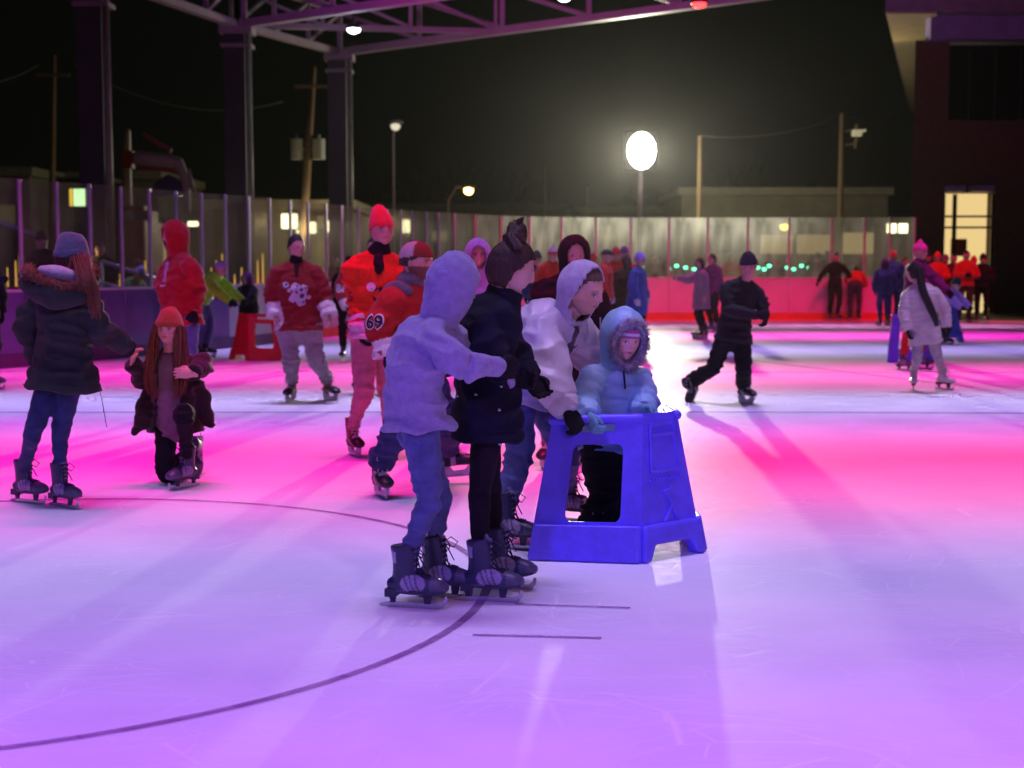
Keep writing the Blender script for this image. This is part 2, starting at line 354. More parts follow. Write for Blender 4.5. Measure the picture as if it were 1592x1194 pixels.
# ------------------------------------------------------------------ boards and glass
def boards():
    white = paint('board_white', (.78, .78, .78), .4, .05, 6, var=.12)
    kick = paint('kick_plate', (.72, .22, .05), .4, .05)
    gl = bpy.data.materials.new('scuffed_glass'); gl.use_nodes = True; t = gl.node_tree; N = t.nodes; N.clear()
    out = N.new('ShaderNodeOutputMaterial'); tr = N.new('ShaderNodeBsdfTransparent'); tr.inputs[0].default_value = (.93, .95, .93, 1)
    gs = N.new('ShaderNodeBsdfGlossy'); gs.inputs['Roughness'].default_value = .12; gs.inputs[0].default_value = (.9, .9, .9, 1)
    tl = N.new('ShaderNodeBsdfTranslucent'); tl.inputs[0].default_value = (.75, .75, .68, 1); df = N.new('ShaderNodeBsdfDiffuse'); df.inputs[0].default_value = (.5, .5, .5, 1)
    m0 = N.new('ShaderNodeMixShader'); m0.inputs[0].default_value = .25; t.links.new(tl.outputs[0], m0.inputs[1]); t.links.new(df.outputs[0], m0.inputs[2])
    m1 = N.new('ShaderNodeMixShader'); m2 = N.new('ShaderNodeMixShader')
    tc = N.new('ShaderNodeTexCoord'); mp = N.new('ShaderNodeMapping'); mp.inputs['Scale'].default_value = (2.5, 2.5, .7); n = N.new('ShaderNodeTexNoise'); n.inputs['Scale'].default_value = 1.5; n.inputs['Detail'].default_value = 6
    t.links.new(tc.outputs['Object'], mp.inputs[0]); t.links.new(mp.outputs[0], n.inputs[0])
    mr = N.new('ShaderNodeMapRange'); mr.inputs[1].default_value = .3; mr.inputs[2].default_value = .75; mr.inputs[3].default_value = .06; mr.inputs[4].default_value = .30
    t.links.new(n.outputs['Fac'], mr.inputs[0]); t.links.new(mr.outputs[0], m1.inputs[0]); t.links.new(tr.outputs[0], m1.inputs[1]); t.links.new(m0.outputs[0], m1.inputs[2])
    fr = N.new('ShaderNodeFresnel'); gb = N.new('ShaderNodeNewGeometry'); fi = N.new('ShaderNodeMapRange'); fi.inputs[3].default_value = 1.3; fi.inputs[4].default_value = 1/1.3; t.links.new(gb.outputs['Backfacing'], fi.inputs[0]); t.links.new(fi.outputs[0], fr.inputs[0]); t.links.new(fr.outputs[0], m2.inputs[0]); t.links.new(m1.outputs[0], m2.inputs[1]); t.links.new(gs.outputs[0], m2.inputs[2]); t.links.new(m2.outputs[0], out.inputs[0])
    MATS['scuffed_glass'] = gl
    al = paint('post_aluminium', (.62, .62, .64), .35, .02, 20, .3)
    HB, HG = 1.13, 2.72
    for i in range(len(BP)-1):
        a, b = BP[i], BP[i+1]; d = (b-a).normalized(); nrm = V((-d.y, d.x, 0)); mid = (a+b)/2
        root = empty('board_panel', mid)
        side = 'purple lit side' if i < 14 else ('curved corner' if i < 27 else 'red lit end')
        tag(root, 'white rink board with clear shield panel above in the %s of the rink' % side, 'rink board', 'rink boards on the %s' % side)
        def put(name, m, fn, sm=False):
            bm = bmesh.new(); fn(bm); bmesh.ops.translate(bm, verts=bm.verts[:], vec=-mid)
            bmesh.ops.recalc_face_normals(bm, faces=bm.faces[:]); me = bpy.data.meshes.new(name); bm.to_mesh(me); bm.free(); return link(name, me, m, root, False)
        g = d*.004; o = nrm*.05
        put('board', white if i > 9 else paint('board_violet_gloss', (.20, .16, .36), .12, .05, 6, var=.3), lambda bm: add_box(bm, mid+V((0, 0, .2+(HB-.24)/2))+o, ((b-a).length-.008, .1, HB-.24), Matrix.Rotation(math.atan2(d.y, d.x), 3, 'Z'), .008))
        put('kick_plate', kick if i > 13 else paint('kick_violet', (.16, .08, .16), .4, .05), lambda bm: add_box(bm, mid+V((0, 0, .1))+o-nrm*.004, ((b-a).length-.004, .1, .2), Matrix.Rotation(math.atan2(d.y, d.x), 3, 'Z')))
        put('cap_rail', white, lambda bm: add_box(bm, mid+V((0, 0, HB-.02))+o, ((b-a).length-.002, .14, .04), Matrix.Rotation(math.atan2(d.y, d.x), 3, 'Z')))
        put('shield', gl, lambda bm: add_box(bm, mid+V((0, 0, (HB+HG)/2))+o, ((b-a).length-.05, .012, HG-HB), Matrix.Rotation(math.atan2(d.y, d.x), 3, 'Z')))
        put('post', al, lambda bm: add_box(bm, a+V((0, 0, (HB+HG)/2))+o, (.045 if i < 12 else .06, .05, HG-HB), Matrix.Rotation(math.atan2(d.y, d.x), 3, 'Z'), .006))
        if i == len(BP)-2:
            put('post', al, lambda bm: add_box(bm, b+V((0, 0, (HB+HG)/2))+o-d*.03, (.06, .05, HG-HB), Matrix.Rotation(math.atan2(d.y, d.x), 3, 'Z'), .006))
boards()

# ------------------------------------------------------------------ people: shared pieces
def head_mesh(res=56, beard=None, brow=(.12, .07, .04), tone=(1, 1, 1), fem=False, child=False):
    """unit head, local x = its left, y = front, z = up; total height 1, chin at -.5"""
    bm = bmesh.new(); bmesh.ops.create_uvsphere(bm, u_segments=res, v_segments=res*3//4, radius=.5)
    bmesh.ops.rotate(bm, verts=bm.verts[:], cent=(0, 0, 0), matrix=Matrix.Rotation(PI/2, 3, 'Y'))
    me = bpy.data.meshes.new('head'); bm.to_mesh(me); bm.free()
    p = coords(me)*2   # unit sphere
    x, y, z = p[:, 0].copy(), p[:, 1].copy(), p[:, 2].copy()
    X = x*.335; Y = y*.42; Z = z*.5
    low = np.clip(-z, 0, 1)
    X *= 1-.30*low**1.6*np.where(y > -.3, 1, .4)
    Y = np.where(y > 0, Y*(1-.10*np.clip(z, 0, 1)**2), Y*(1-.55*low**1.3))
    Y += .02*(z > .2)*(y < 0)*-1
    fr = y > .2
    flat = np.clip(1-(np.abs(x)/.6)**2, 0, 1)*fr
    Y = np.where(fr & (np.abs(z) < .75), Y*.97+.0, Y)
    g = lambda cx, cz, sx, sz: np.exp(-((np.abs(X)-cx)/sx)**2-((Z-cz)/sz)**2)*fr
    g0 = lambda cz, sx, sz: np.exp(-(X/sx)**2-((Z-cz)/sz)**2)*fr
    Y += .030*g0(.09, .22, .035)                       # brow
    Y -= .055*g(.13, .015, .065, .045)                 # sockets
    Y += .018*g(.13, .012, .035, .022)                 # lids
    zz = np.clip((.07-Z)/.19, 0, 1)
    Y += (.025+.085*zz)*np.exp(-(X/(.028+.035*zz))**2)*((Z < .09) & (Z > -.135))*fr*np.where(Z < -.10, np.clip((Z+.135)/.035, 0, 1), 1)
    Y += .022*g(.06, -.105, .028, .022)                # nostril wings
    Y += .030*g0(-.235, .11, .03) + .012*g0(-.20, .10, .018) - .022*g0(-.218, .12, .009)   # lips
    Y += .035*g0(-.40, .10, .06); Y -= .015*g0(-.30, .10, .025)
    Y += .012*g(.19, -.06, .07, .06)
    q = np.stack([X, Y, Z], 1)
    setco(me, q)
    base = np.array((.56, .36, .27))*np.array(tone)
    c = np.tile(base, (len(q), 1))
    def lay(col, mask): 
        m = np.clip(mask, 0, 1)[:, None]; c[:] = c*(1-m)+np.array(col)*m
    lay((.45, .2, .16), .5*g(.2, -.08, .09, .08)+.35*g0(-.08, .05, .05))
    lay((.36, .12, .11) if not fem else (.42, .08, .10), 1.2*g0(-.222, .095, .028))
    lay((.12, .04, .04), 1.0*g0(-.219, .085, .007))
    if beard is not None:
        m = ((Z < -.10) & (y > -.25)).astype(float)*np.clip((np.abs(X)-.02)/.06+(Z < -.19)*.9+(np.abs(Z+.155) < .035)*1.0, 0, 1)
        m *= 1-g0(-.222, .08, .02); lay(beard[0], m*beard[1])
    lay(brow, 1.3*np.exp(-((np.abs(X)-.13)/.075)**4-((Z-.092+.12*(np.abs(X)-.13))/.018)**2)*fr*(.9 if not child else .5))
    lay((.10, .05, .04), 1.1*np.exp(-((np.abs(X)-.13)/.058)**4-((Z-.016)/.030)**4)*fr)
    lay((.75, .74, .72), 1.2*np.exp(-((np.abs(X)-.13)/.045)**4-((Z-.010)/.018)**4)*fr)
    lay((.03, .025, .02), 1.4*np.exp(-((np.abs(X)-.13)/.020)**4-((Z-.012)/.022)**4)*fr)
    lay((.2, .07, .06), .9*g(.03, -.128, .014, .008))
    return q, [tuple(f.vertices) for f in me.polygons], c, me
HEADS = {}
def hd(key, **kw):
    if key not in HEADS:
        q, f, c, me = head_mesh(**kw); bpy.data.meshes.remove(me); HEADS[key] = (q, f, c)
    return HEADS[key]

def ear_bm(bm, M):
    for s in (1, -1):
        c = M @ V((s*.335, -.03, -.02)); add_ell(bm, c, (.03*M.median_scale, .075*M.median_scale, .11*M.median_scale), (M.to_3x3().normalized()) @ Matrix.Rotation(s*R(-18), 3, 'Z'), 10)

def hand_bm(curl=.5, spread=.12, s=1.0, thick=1.0, thumb=.6):
    """left-right neutral hand: wrist at origin, fingers along +x, back of the hand +z, thumb on +y"""
    bm = bmesh.new(); t = thick
    loft(bm, [(-.03, 0, 0), (.0, 0, 0), (.04, .002, 0), (.085, 0, -.002)], [(.026*t, .021*t), (.027*t, .018*t), (.040*t, .016*t), (.038*t, .014*t)], axis=(0, 1, 0), n=14)
    for i, (y, L, a) in enumerate(((.028, .070, .10), (.010, .079, .02), (-.009, .073, -.06), (-.027, .057, -.16))):
        p = V((.082, y, 0)); ang = 0.15+curl*.35; pts = [tuple(p)]; seg = L/3
        for k in range(3):
            ang += curl*(.75 if k else .35); d = V((math.cos(ang), math.sin(a*spread*8)*.6, -math.sin(ang)))
            p = p+d*seg*(1.15, 1, .85)[k]; pts.append(tuple(p))
        loft(bm, pts, [.0095*t, .009*t, .008*t, .0068*t], axis=(0, 1, 0), n=8, sub=2)
    loft(bm, [(.015, .022, -.004), (.042, .045, -.012), (.066, .055-.01*thumb, -.02-.012*thumb), (.084, .055-.028*thumb, -.03-.018*thumb)], [.014*t, .012*t, .010*t, .008*t], axis=(0, 0, 1), n=8, sub=2)
    bmesh.ops.scale(bm, verts=bm.verts[:], vec=(s, s, s))
    return bm
HANDS = {}
def hand_mesh(curl, thick, fine=True):
    k = (round(curl, 1), thick, fine)
    if k not in HANDS:
        me = fuse(hand_bm(curl=curl, thick=thick), .0035 if fine else .006, 2); HANDS[k] = me
    return HANDS[k]

SKATES = {}
def box_poly(bm, pts, w):   # side profile (x, z) given thickness w across y
    prism(bm, pts, lambda u, v, t: (u, -w/2+t, v), w)
def skate_parts(kind):
    """unit skate: ice at z=0, ankle joint near (0, 0, .2), toe toward +x"""
    if kind in SKATES: return SKATES[kind]
    bm = bmesh.new(); z0 = .078 if kind != 'figure' else .095
    top = .30 if kind != 'hockey' else .285
    loft(bm, [(-.012, 0, z0+.02), (-.008, 0, z0+.06), (-.004, 0, z0+.13), (-.012, 0, top)], [(.044, .054), (.044, .060), (.050, .060), (.056, .064)], axis=(0, 1, 0), n=18, round1=False)
    loft(bm, [(-.062, 0, z0+.034), (-.01, 0, z0+.040), (.06, 0, z0+.042), (.12, 0, z0+.036), (.165, 0, z0+.030), (.185, 0, z0+.026)],
         [(.036, .034), (.043, .040), (.048, .044), (.053, .040), (.050, .033), (.040, .025)], axis=(0, 1, 0), n=18)
    loft(bm, [(.028, 0, z0+.06), (.015, 0, z0+.13), (.022, 0, top+.018)], [(.030, .026), (.033, .022), (.032, .010)], axis=(0, 1, 0), n=12)
    boot = fuse(bm, .006, 3); p = coords(boot); p[:, 2] = np.maximum(p[:, 2], z0+.0); setco(boot, p)
    x, y, z = p.T; c = np.zeros((len(p), 3)); n = np.array([noise.noise(v*30) for v in p])[:, None]
    if kind == 'rental':
        c[:] = (.028, .034, .085)
        c[(x > .125) | (z < z0+.014)] = (.085, .09, .15)
        side = (np.abs(y) > .018)
        arc = ((x-.045)/.062)**2+((z-z0-.045)/.042)**2 < 1
        c[side & arc] = (.30, .26, .42)
        for sx in (.012, .037, .062):
            c[side & arc & (np.abs(x-sx+.35*(z-z0-.045)) < .0035)] = (.05, .05, .10)
        c[(x < -.035) & (z > z0+.14) & (z < z0+.195)] = (.34, .32, .46)
        c[(x > .02) & (np.abs(y) < .022) & (z > z0+.10)] = (.17, .16, .27)
    elif kind == 'hockey':
        c[:] = (.015, .015, .017); c[(x > .15)] = (.03, .03, .032); c[(np.abs(y) > .03) & (np.abs(x-.03) < .02) & (z < z0+.09)] = (.35, .35, .36)
        c[(x > .02) & (np.abs(y) < .02) & (z > z0+.06) & (z < z0+.19)] = (.05, .05, .05)
    elif kind == 'brown':
        c[:] = (.022, .016, .016); c[(z > z0+.04) & (x > -.03) & (x < .1)] = (.20, .075, .055); c[x > .13] = (.03, .02, .02)
    else:
        c[:] = (.78, .76, .76); c[(z < z0+.006)] = (.12, .05, .03)
    setcol(boot, c*(1+.15*n)); boot.materials.append(mat('boot_leather', (1, 1, 1), .38, vc=True, bump=.12, scale=70, spec=.45, var=.1))
    # holder and runner
    bm = bmesh.new()
    if kind == 'figure': 
        box_poly(bm, [(-.09, z0+.004), (-.088, .055), (-.045, .055), (-.035, z0-.02), (.03, z0-.016), (.13, z0-.014), (.195, z0+.0), (.195, z0+.006)], .05)
        box_poly(bm, [(-.075, .056), (-.07, .022), (-.04, .022), (-.045, .056)], .012); box_poly(bm, [(.07, z0-.012), (.08, .022), (.125, .022), (.135, z0-.012)], .012)
        run = [(-.11, .0), (-.115, .012), (-.11, .024), (.13, .024), (.17, .035), (.19, .05), (.197, .04), (.19, .018), (.17, .002), (.12, 0)]
    elif kind == 'rental':
        box_poly(bm, [(-.098, z0+.012), (-.098, .052), (-.045, .052), (-.035, z0-.006), (.03, z0-.01), (.15, z0-.008), (.195, z0+.006), (.195, z0+.014)], .062)
        box_poly(bm, [(-.085, .054), (-.078, .022), (-.055, .022), (-.05, .054)], .014); box_poly(bm, [(.085, z0-.006), (.09, .022), (.118, .022), (.13, z0-.006)], .014)
        run = [(-.135, .004), (-.13, .014), (-.09, .024), (.16, .024), (.183, .04), (.19, .062), (.202, .058), (.2, .03), (.18, .006), (.15, 0), (-.11, 0)]
    else:
        box_poly(bm, [(-.085, z0+.012), (-.095, .05), (-.075, .022), (.165, .024), (.19, .05), (.185, z0+.012), (.13, z0), (.095, .045), (.02, .042), (-.01, z0+.006)], .022)
        run = [(-.09, .004), (-.085, .026), (.17, .026), (.18, .012), (.165, .003), (.14, 0), (-.07, 0)]
    hm = bpy.data.meshes.new('holder'); bmesh.ops.recalc_face_normals(bm, faces=bm.faces[:]); bm.to_mesh(hm); bm.free()
    hm.materials.append(paint('holder_white', (.62, .6, .6), .4) if kind in ('hockey', 'brown') else (paint('heel_brown', (.10, .04, .02), .4) if kind == 'figure' else paint('holder_navy', (.03, .035, .075), .4)))
    bm = bmesh.new(); box_poly(bm, run, .006); rm = bpy.data.meshes.new('blade'); bmesh.ops.recalc_face_normals(bm, faces=bm.faces[:]); bm.to_mesh(rm); bm.free(); rm.materials.append(STEEL)
    bb = bmesh.new(); bb.from_mesh(boot); bt = BVHTree.FromBMesh(bb); bb.free()
    def on_boot(p): h = bt.find_nearest(V(p)); return h[0]+h[1]*.003
    bm = bmesh.new()
    for k in range(8):
        t = k/7; xx = .105-.075*t; zz = z0+.052+.15*t**1.3; 
        if k < 3: zz = z0+.060+.008*k
        wd = .024
        add_tube(bm, [on_boot(q) for q in ((xx, -wd, zz-.006), (xx+.006, -wd*.4, zz+.004), (xx+.006, wd*.4, zz+.008), (xx-.006, wd, zz+.002))], .0032, 6)
        add_tube(bm, [on_boot(q) for q in ((xx-.002, wd, zz-.004), (xx+.006, wd*.4, zz+.006), (xx+.006, -wd*.4, zz+.010), (xx-.008, -wd, zz+.004))], .0032, 6)
    for s in (1, -1):
        add_tube(bm, [(.045, 0, top-.03), (.07, .03*s, top-.005), (.10, .045*s, top-.03), (.085, .03*s, top-.055), (.05, .005*s, top-.035)], .003, 6)
        add_tube(bm, [(.045, 0, top-.03), (.065, -.02*s, top-.07), (.085, -.035*s, top-.12)], .003, 6)
    bmesh.ops.recalc_face_normals(bm, faces=bm.faces[:]); lm = bpy.data.meshes.new('lace'); bm.to_mesh(lm); bm.free(); lm.materials.append(LACE if kind == 'rental' else cloth('lace_pale', (.55, .55, .55)))
    for me in (boot, lm): me.polygons.foreach_set('use_smooth', [True]*len(me.polygons))
    SKATES[kind] = (boot, hm, rm, lm); return SKATES[kind]

class Fig: pass
SKATE_SCALE = 1.0
def person(label, D=None, group=None, cat='person', **k):
    """every joint is a point: (column, row[, extra distance]) at distance D, or a Vector"""
    f = Fig(); f.k = k
    def J(p):
        if isinstance(p, V): return p
        return at(p[0], p[1], D+(p[2] if len(p) > 2 else 0))
    s = k.get('s', 1.0); yaw = R(k.get('yaw', 0)); fwd = V((math.sin(yaw), -math.cos(yaw), 0)); lat = V((math.cos(yaw), math.sin(yaw), 0))
    near = k.get('near', False); vox = k.get('vox', .009 if near else .014)
    P = J(k['pelvis']); Nk = J(k['neck']); Hc = J(k['head']); hh = k.get('hh', .235)
    spine = (Nk-P); SL = spine.length; sp = spine/SL
    lat = (lat - sp*lat.dot(sp)).normalized(); ft = lat.cross(sp)*-1
    if ft.dot(fwd) < 0: ft = -ft
    sw = k.get('sw', .185)*s; g = k.get('girth', 1.0)
    bend = k.get('bend', .015)
    hip = {}; sh = {}
    for n, q in (('L', 1), ('R', -1)):
        hip[n] = J(k['hip'+n]) if 'hip'+n in k else P+lat*q*.085*s*g - sp*.02
        sh[n] = J(k['sh'+n]) if 'sh'+n in k else Nk - sp*.095*s + lat*q*(sw-.012*s)
    feet = {}
    for n in 'LR':
        kn, ft_, fy = k['leg'+n][:3]; pit = k['leg'+n][3] if len(k['leg'+n]) > 3 else 0; lift = k['leg'+n][4] if len(k['leg'+n]) > 4 else 0
        fp = ft_ if isinstance(ft_, V) else gr(ft_[0], ft_[1]); fp = fp.copy(); fp.z = lift
        fy = R(fy); fd = V((math.sin(fy), -math.cos(fy), 0))
        feet[n] = (J(kn), fp, fd, R(pit))
    base = (feet['L'][1]+feet['R'][1])/2; base.z = 0
    SK = k.get('sk_s', 1.0)*(.93 if s < .97 else 1.0)*(.8 if s < .8 else 1)
    Mf = {}; ank = {}
    for n in 'LR':
        kn, fp, fd, pit = feet[n]
        side = V((0, 0, 1)).cross(fd); 
        M = Matrix((fd, side, V((0, 0, 1)))).transposed().to_4x4()
        if 'mf'+n in k: M = k['mf'+n]
        M = Matrix.Translation(fp) @ M @ Matrix.Rotation(pit, 4, 'Y') @ Matrix.Scale(SK, 4) @ Matrix.Translation((-.045, 0, 0))
        Mf[n] = M; ank[n] = M @ V((-.008, 0, .21))
    arms = {}
    for n in 'LR':
        if 'arm'+n in k: arms[n] = (J(k['arm'+n][0]), J(k['arm'+n][1]))
    # ---------------- body
    hy, hp, hr = [R(a) for a in k.get('look', (k.get('yaw', 0), 0, 0))]
    HM = Matrix.Rotation(hy, 4, 'Z') @ Matrix.Rotation(PI, 4, 'Z') @ Matrix.Rotation(-hp, 4, 'X') @ Matrix.Rotation(hr, 4, 'Y')
    # local front +y must point to (sin, -cos): rotate by yaw+180
    Rm = HM.to_3x3(); HMs = Matrix.Translation(Hc) @ HM @ Matrix.Scale(hh, 4)
    tone = k.get('tone', (1, 1, 1)); sk = np.array((.56, .36, .27))*np.array(tone)
    bm = bmesh.new()
    def tor(t, fo=0): return P+spine*t+ft*(bend*math.sin(max(0, min(1, t))*PI)*-1+fo)
    gs = g*s
    loft(bm, [tor(-.14), tor(0), tor(.3), tor(.6), tor(.82), tor(.97)], [(.11*gs, .08*gs), (.14*gs, .10*gs), (.12*gs, .085*gs), (.14*gs, .095*gs), (.14*s, .085*s), (.06*s, .055*s)], axis=lat, n=16, sub=3)
    cb = HMs @ V((0, -.10, -.30))
    for n in 'LR': loft(bm, [Nk+(Hc-Nk)*.15, Nk.lerp(sh[n], .5)+sp*.01*s, sh[n]], [.045*s, .048*s, .045*s], n=10, sub=3)
    loft(bm, [Nk-sp*.05, Nk+(cb-Nk)*.4, cb], [.062*s, .055*s, .055*s], axis=lat, n=12, sub=3)
    for n in 'LR':
        kn, fp, fd, pit = feet[n]
        loft(bm, [hip[n], (hip[n]+kn)/2, kn, kn.lerp(ank[n], .35), ank[n]], [.075*s, .065*s, .045*s, .041*s, .028*s], axis=lat, n=12, sub=3)
        loft(bm, [ank[n], Mf[n] @ V((.04, 0, .13)), Mf[n] @ V((.13, 0, .115))], [.032*s, .03*s, .022*s], axis=lat, n=10, sub=2)
        if n in arms:
            el, wr = arms[n]
            loft(bm, [sh[n], (sh[n]+el)/2, el, el.lerp(wr, .35), wr], [.05*s, .042*s, .035*s, .034*s, .024*s], axis=sp, n=12, sub=3)
    me = fuse(bm, vox, 3)
    vs = [coords(me)]; fs = [[tuple(p.vertices) for p in me.polygons]]; cs = [np.tile(sk, (len(me.vertices), 1))]; bpy.data.meshes.remove(me)
    q, hf, hc = hd(*k.get('face', (('plain',)))[:1], **(k['face'][1] if 'face' in k and len(k['face']) > 1 else dict(res=32)))
    hcol = hc*(sk/np.array((.56, .36, .27)))
    M4 = np.array(HMs); vs.append(q @ M4[:3, :3].T+M4[:3, 3]); fs.append(hf); cs.append(hcol)
    eb = bmesh.new(); ear_bm(eb, HMs); em = bpy.data.meshes.new('e'); eb.to_mesh(em); eb.free()
    vs.append(coords(em)); fs.append([tuple(p.vertices) for p in em.polygons]); cs.append(np.tile(sk*.95, (len(em.vertices), 1))); bpy.data.meshes.remove(em)
    hands = {}
    for n in 'LR':
        if n in arms:
            el, wr = arms[n]; hd_ = k.get('hdir'+n); hdv = (J(hd_)-wr).normalized() if hd_ is not None else (wr-el).normalized()
            up = k.get('hup'+n); up = V(up) if up is not None else lat*(1 if n == 'L' else -1)
            z = (up-hdv*up.dot(hdv)).normalized(); y = z.cross(hdv)
            # thumb side: toward the front of the body / up
            flip = 1
            if y.dot(fwd+V((0, 0, .6))) < 0: flip = -1
            Hm = Matrix((hdv, y*flip, z)).transposed().to_4x4()
            hands[n] = Matrix.Translation(wr) @ Hm @ Matrix.Scale(k.get('hand_s', 1.0)*max(s, .72), 4)
            if not k.get('glove'):
                hm = hand_mesh(k.get('curl', .5), 1.0, near); A = np.array(hands[n]); vs.append(coords(hm) @ A[:3, :3].T+A[:3, 3])
                fs.append([tuple(p.vertices) for p in hm.polygons]); cs.append(np.tile(sk, (len(hm.vertices), 1)))
    off = 0; F_ = []
    for a, b in zip(vs, fs): F_ += [tuple(i+off for i in t) for t in b]; off += len(a)
    body = bpy.data.meshes.new('person'); body.from_pydata([tuple(v) for v in (np.concatenate(vs)-np.array(base))], [], F_); body.update()
    setcol(body, np.concatenate(cs))
    root = link('person', body, SKIN); root.location = base
    tag(root, label, cat, group)
    f.root = root; f.base = base
    def child(name, me, m, parent=None, lab=None):
        setco(me, coords(me)-np.array(base)); o = link(name, me, m, parent or root)
        if lab: o['label'] = lab
        return o
    def child_bm(name, bm, m, smooth=False, parent=None):
        bmesh.ops.recalc_face_normals(bm, faces=bm.faces[:]); me = bpy.data.meshes.new(name); bm.to_mesh(me); bm.free()
        setco(me, coords(me)-np.array(base)); return link(name, me, m, parent or root, smooth)
    f.child, f.child_bm = child, child_bm
    f.P, f.N, f.H, f.sp, f.lat, f.ft, f.hh, f.HM, f.Rm, f.sh, f.arms, f.s, f.tor = P, Nk, Hc, sp, lat, ft, hh, HMs, Rm, sh, arms, s, tor
    seed = random.random()*50
    # ---------------- trousers
    if k.get('pants'):
        m, (rt, rk, ra) = k['pants'][0], k['pants'][1]
        bm = bmesh.new()
        loft(bm, [tor(-.16), tor(-.02), tor(.16)], [(.10*gs, .09*gs), (.158*gs, .122*gs), (.145*gs, .11*gs)], axis=lat, n=18, sub=3)
        for n in 'LR':
            kn, fp, fd, pit = feet[n]; cuff = ank[n]+(kn-ank[n]).normalized()*(k.get('cuff', .24)-.21)
            end = cuff
            loft(bm, [hip[n], hip[n].lerp(kn, .5), kn, kn.lerp(end, .3), kn.lerp(end, .7), end], [rt*s*g, (rt*.6+rk*.4)*s, rk*s, (rk*.62+ra*.4)*s, ra*s*.98, ra*s], axis=lat, n=14, sub=4, round1=False)
        me = fuse(bm, vox, 3)
        fold = k.get('pfold', .008)
        kz = [feet[n][0] for n in 'LR']
        def wt(co):
            d = np.min([np.linalg.norm(co-np.array(a), axis=1) for a in kz]+[np.linalg.norm(co-np.array(ank[n])-np.array((0, 0, .08)), axis=1)*1.0 for n in 'LR'], axis=0)
            return .35+.9*np.exp(-(d/.13)**2)
        wrinkle(me, fold*1.4, 15 if near else 9, (0, 0, 1), .3, seed, wt)
        child('trousers', me, m)
    # ---------------- jacket
    if k.get('top'):
        T = k['top']; m = T['mat']; th = T.get('th', .025); hem = T.get('hem', .05); fl = T.get('flare', 0.0); cl = T.get('collar', .0)
        bm = bmesh.new()
        hd0 = V(T.get('hemdir', tuple(-sp))); hd0.normalize()
        hp_ = P+hd0*hem; mid = P+hd0*hem*.4
        A = [(.150*gs+th+fl, .125*gs+th+fl*.7), (.152*gs+th+fl*.55, .122*gs+th+fl*.4), (.150*gs+th+fl*.15, .118*gs+th), (.138*gs+th, .105*gs+th), (.150*gs+th, .112*gs+th), (.150*s+th*.7, .10*s+th), (.095*s+th, .075*s+th*.8), (.062*s+th*.6, .062*s+th*.6)]
        pts = [hp_, mid, tor(.08), tor(.35), tor(.62), tor(.82), tor(.95), tor(1.04)]
        if cl: A.append((.066*s+th*.5, .066*s+th*.5)); pts.append(tor(1.04)+(Hc-Nk).normalized()*cl)
        loft(bm, pts, A, axis=lat, n=24, sub=4, round0=False, round1=False)
        aw = T.get('arm', .052)*s
        for n in 'LR': loft(bm, [Nk+(Hc-Nk)*.06-lat*(.02 if n == 'L' else -.02), Nk.lerp(sh[n], .5)+sp*.012*s, sh[n]], [.048*s+th*.35, .052*s+th*.45, .05*s+th*.5], n=12, sub=3)
        for n in 'LR':
            if n in arms:
                el, wr = arms[n]; ce = T.get('cuff', .0); w2 = wr-(wr-el).normalized()*ce
                cw = T.get('cuffr', .036)*s+th*.4
                pts = [sh[n]-lat*(1 if n == 'L' else -1)*.05*s, sh[n], sh[n].lerp(el, .5), el, el.lerp(w2, .5), w2]
                loft(bm, pts, [aw*.75+th*.5, aw*1.0+th*.55, aw*.95+th*.7, aw*.86+th*.75, (aw*.75+th*.65), cw+T.get('bell', 0)], axis=ft, n=16, sub=4, round1=False)
        if T.get('extra'): T['extra'](bm, f, J)
        me = fuse(bm, vox, T.get('smooth', 4))
        def wt(co):
            d = np.full(len(co), 9.)
            for n in arms: d = np.minimum(d, np.linalg.norm(co-np.array(arms[n][0]), axis=1))
            for n in 'LR': d = np.minimum(d, np.linalg.norm(co-np.array(sh[n]-sp*.08), axis=1)*1.3)
            h = (co-np.array(P)) @ np.array(sp); return .45+.8*np.exp(-(d/.12)**2)+.3*np.exp(-(h/.12)**2)
        if T.get('puff'):
            co = coords(me); nr = normals(me); h = (co-np.array(P)) @ np.array(sp)
            ph = h.copy()
            for n in arms:
                el, wr = arms[n]; 
                for a, b in ((sh[n], el), (el, wr)):
                    ab = np.array(b-a); L = np.linalg.norm(ab); t = ((co-np.array(a)) @ ab)/L/L; d = np.linalg.norm(co-np.array(a)-np.clip(t, 0, 1)[:, None]*ab, axis=1)
                    own = (d < aw+th*1.6) & (t > .05) & (np.abs((co-np.array(P)) @ np.array(lat)) > .13*s); ph = np.where(own, t*L, ph)
            pr = T['puff'][0]; u = np.abs(np.sin(ph/pr*PI)); setco(me, co+nr*((u**.5-.6)*T['puff'][1])[:, None])
        wrinkle(me, T.get('fold', .010)*1.35, 12 if near else 8, tuple(sp), .42, seed+9, wt)
        if near and T.get('band', True) and not T.get('puff'):
            co = coords(me); nr = normals(me); hh_ = (co-np.array(hp_)) @ np.array(-hd0); g = np.exp(-((hh_-.055)/.007)**2)
            for n in arms:
                el, wr = arms[n]; ab = np.array((el-wr).normalized()); t = (co-np.array(wr)) @ ab; d = np.linalg.norm(co-np.array(wr)-np.outer(t, ab), axis=1); g = np.maximum(g, np.exp(-((t-.065)/.007)**2)*(d < .10))
            setco(me, co-nr*(g*.007)[:, None])
        f.jacket_bvh = None
        if T.get('paint'):
            co = coords(me); setcol(me, T['paint'](co, f))
        if T.get('bvh'): 
            bb = bmesh.new(); bb.from_mesh(me); f.jacket_bvh = BVHTree.FromBMesh(bb); bb.free()
        if T.get('cut'): me = prune(me, lambda c: T['cut'](c, f), .014)
        f.jacket = child(T.get('name', 'jacket'), me, m)
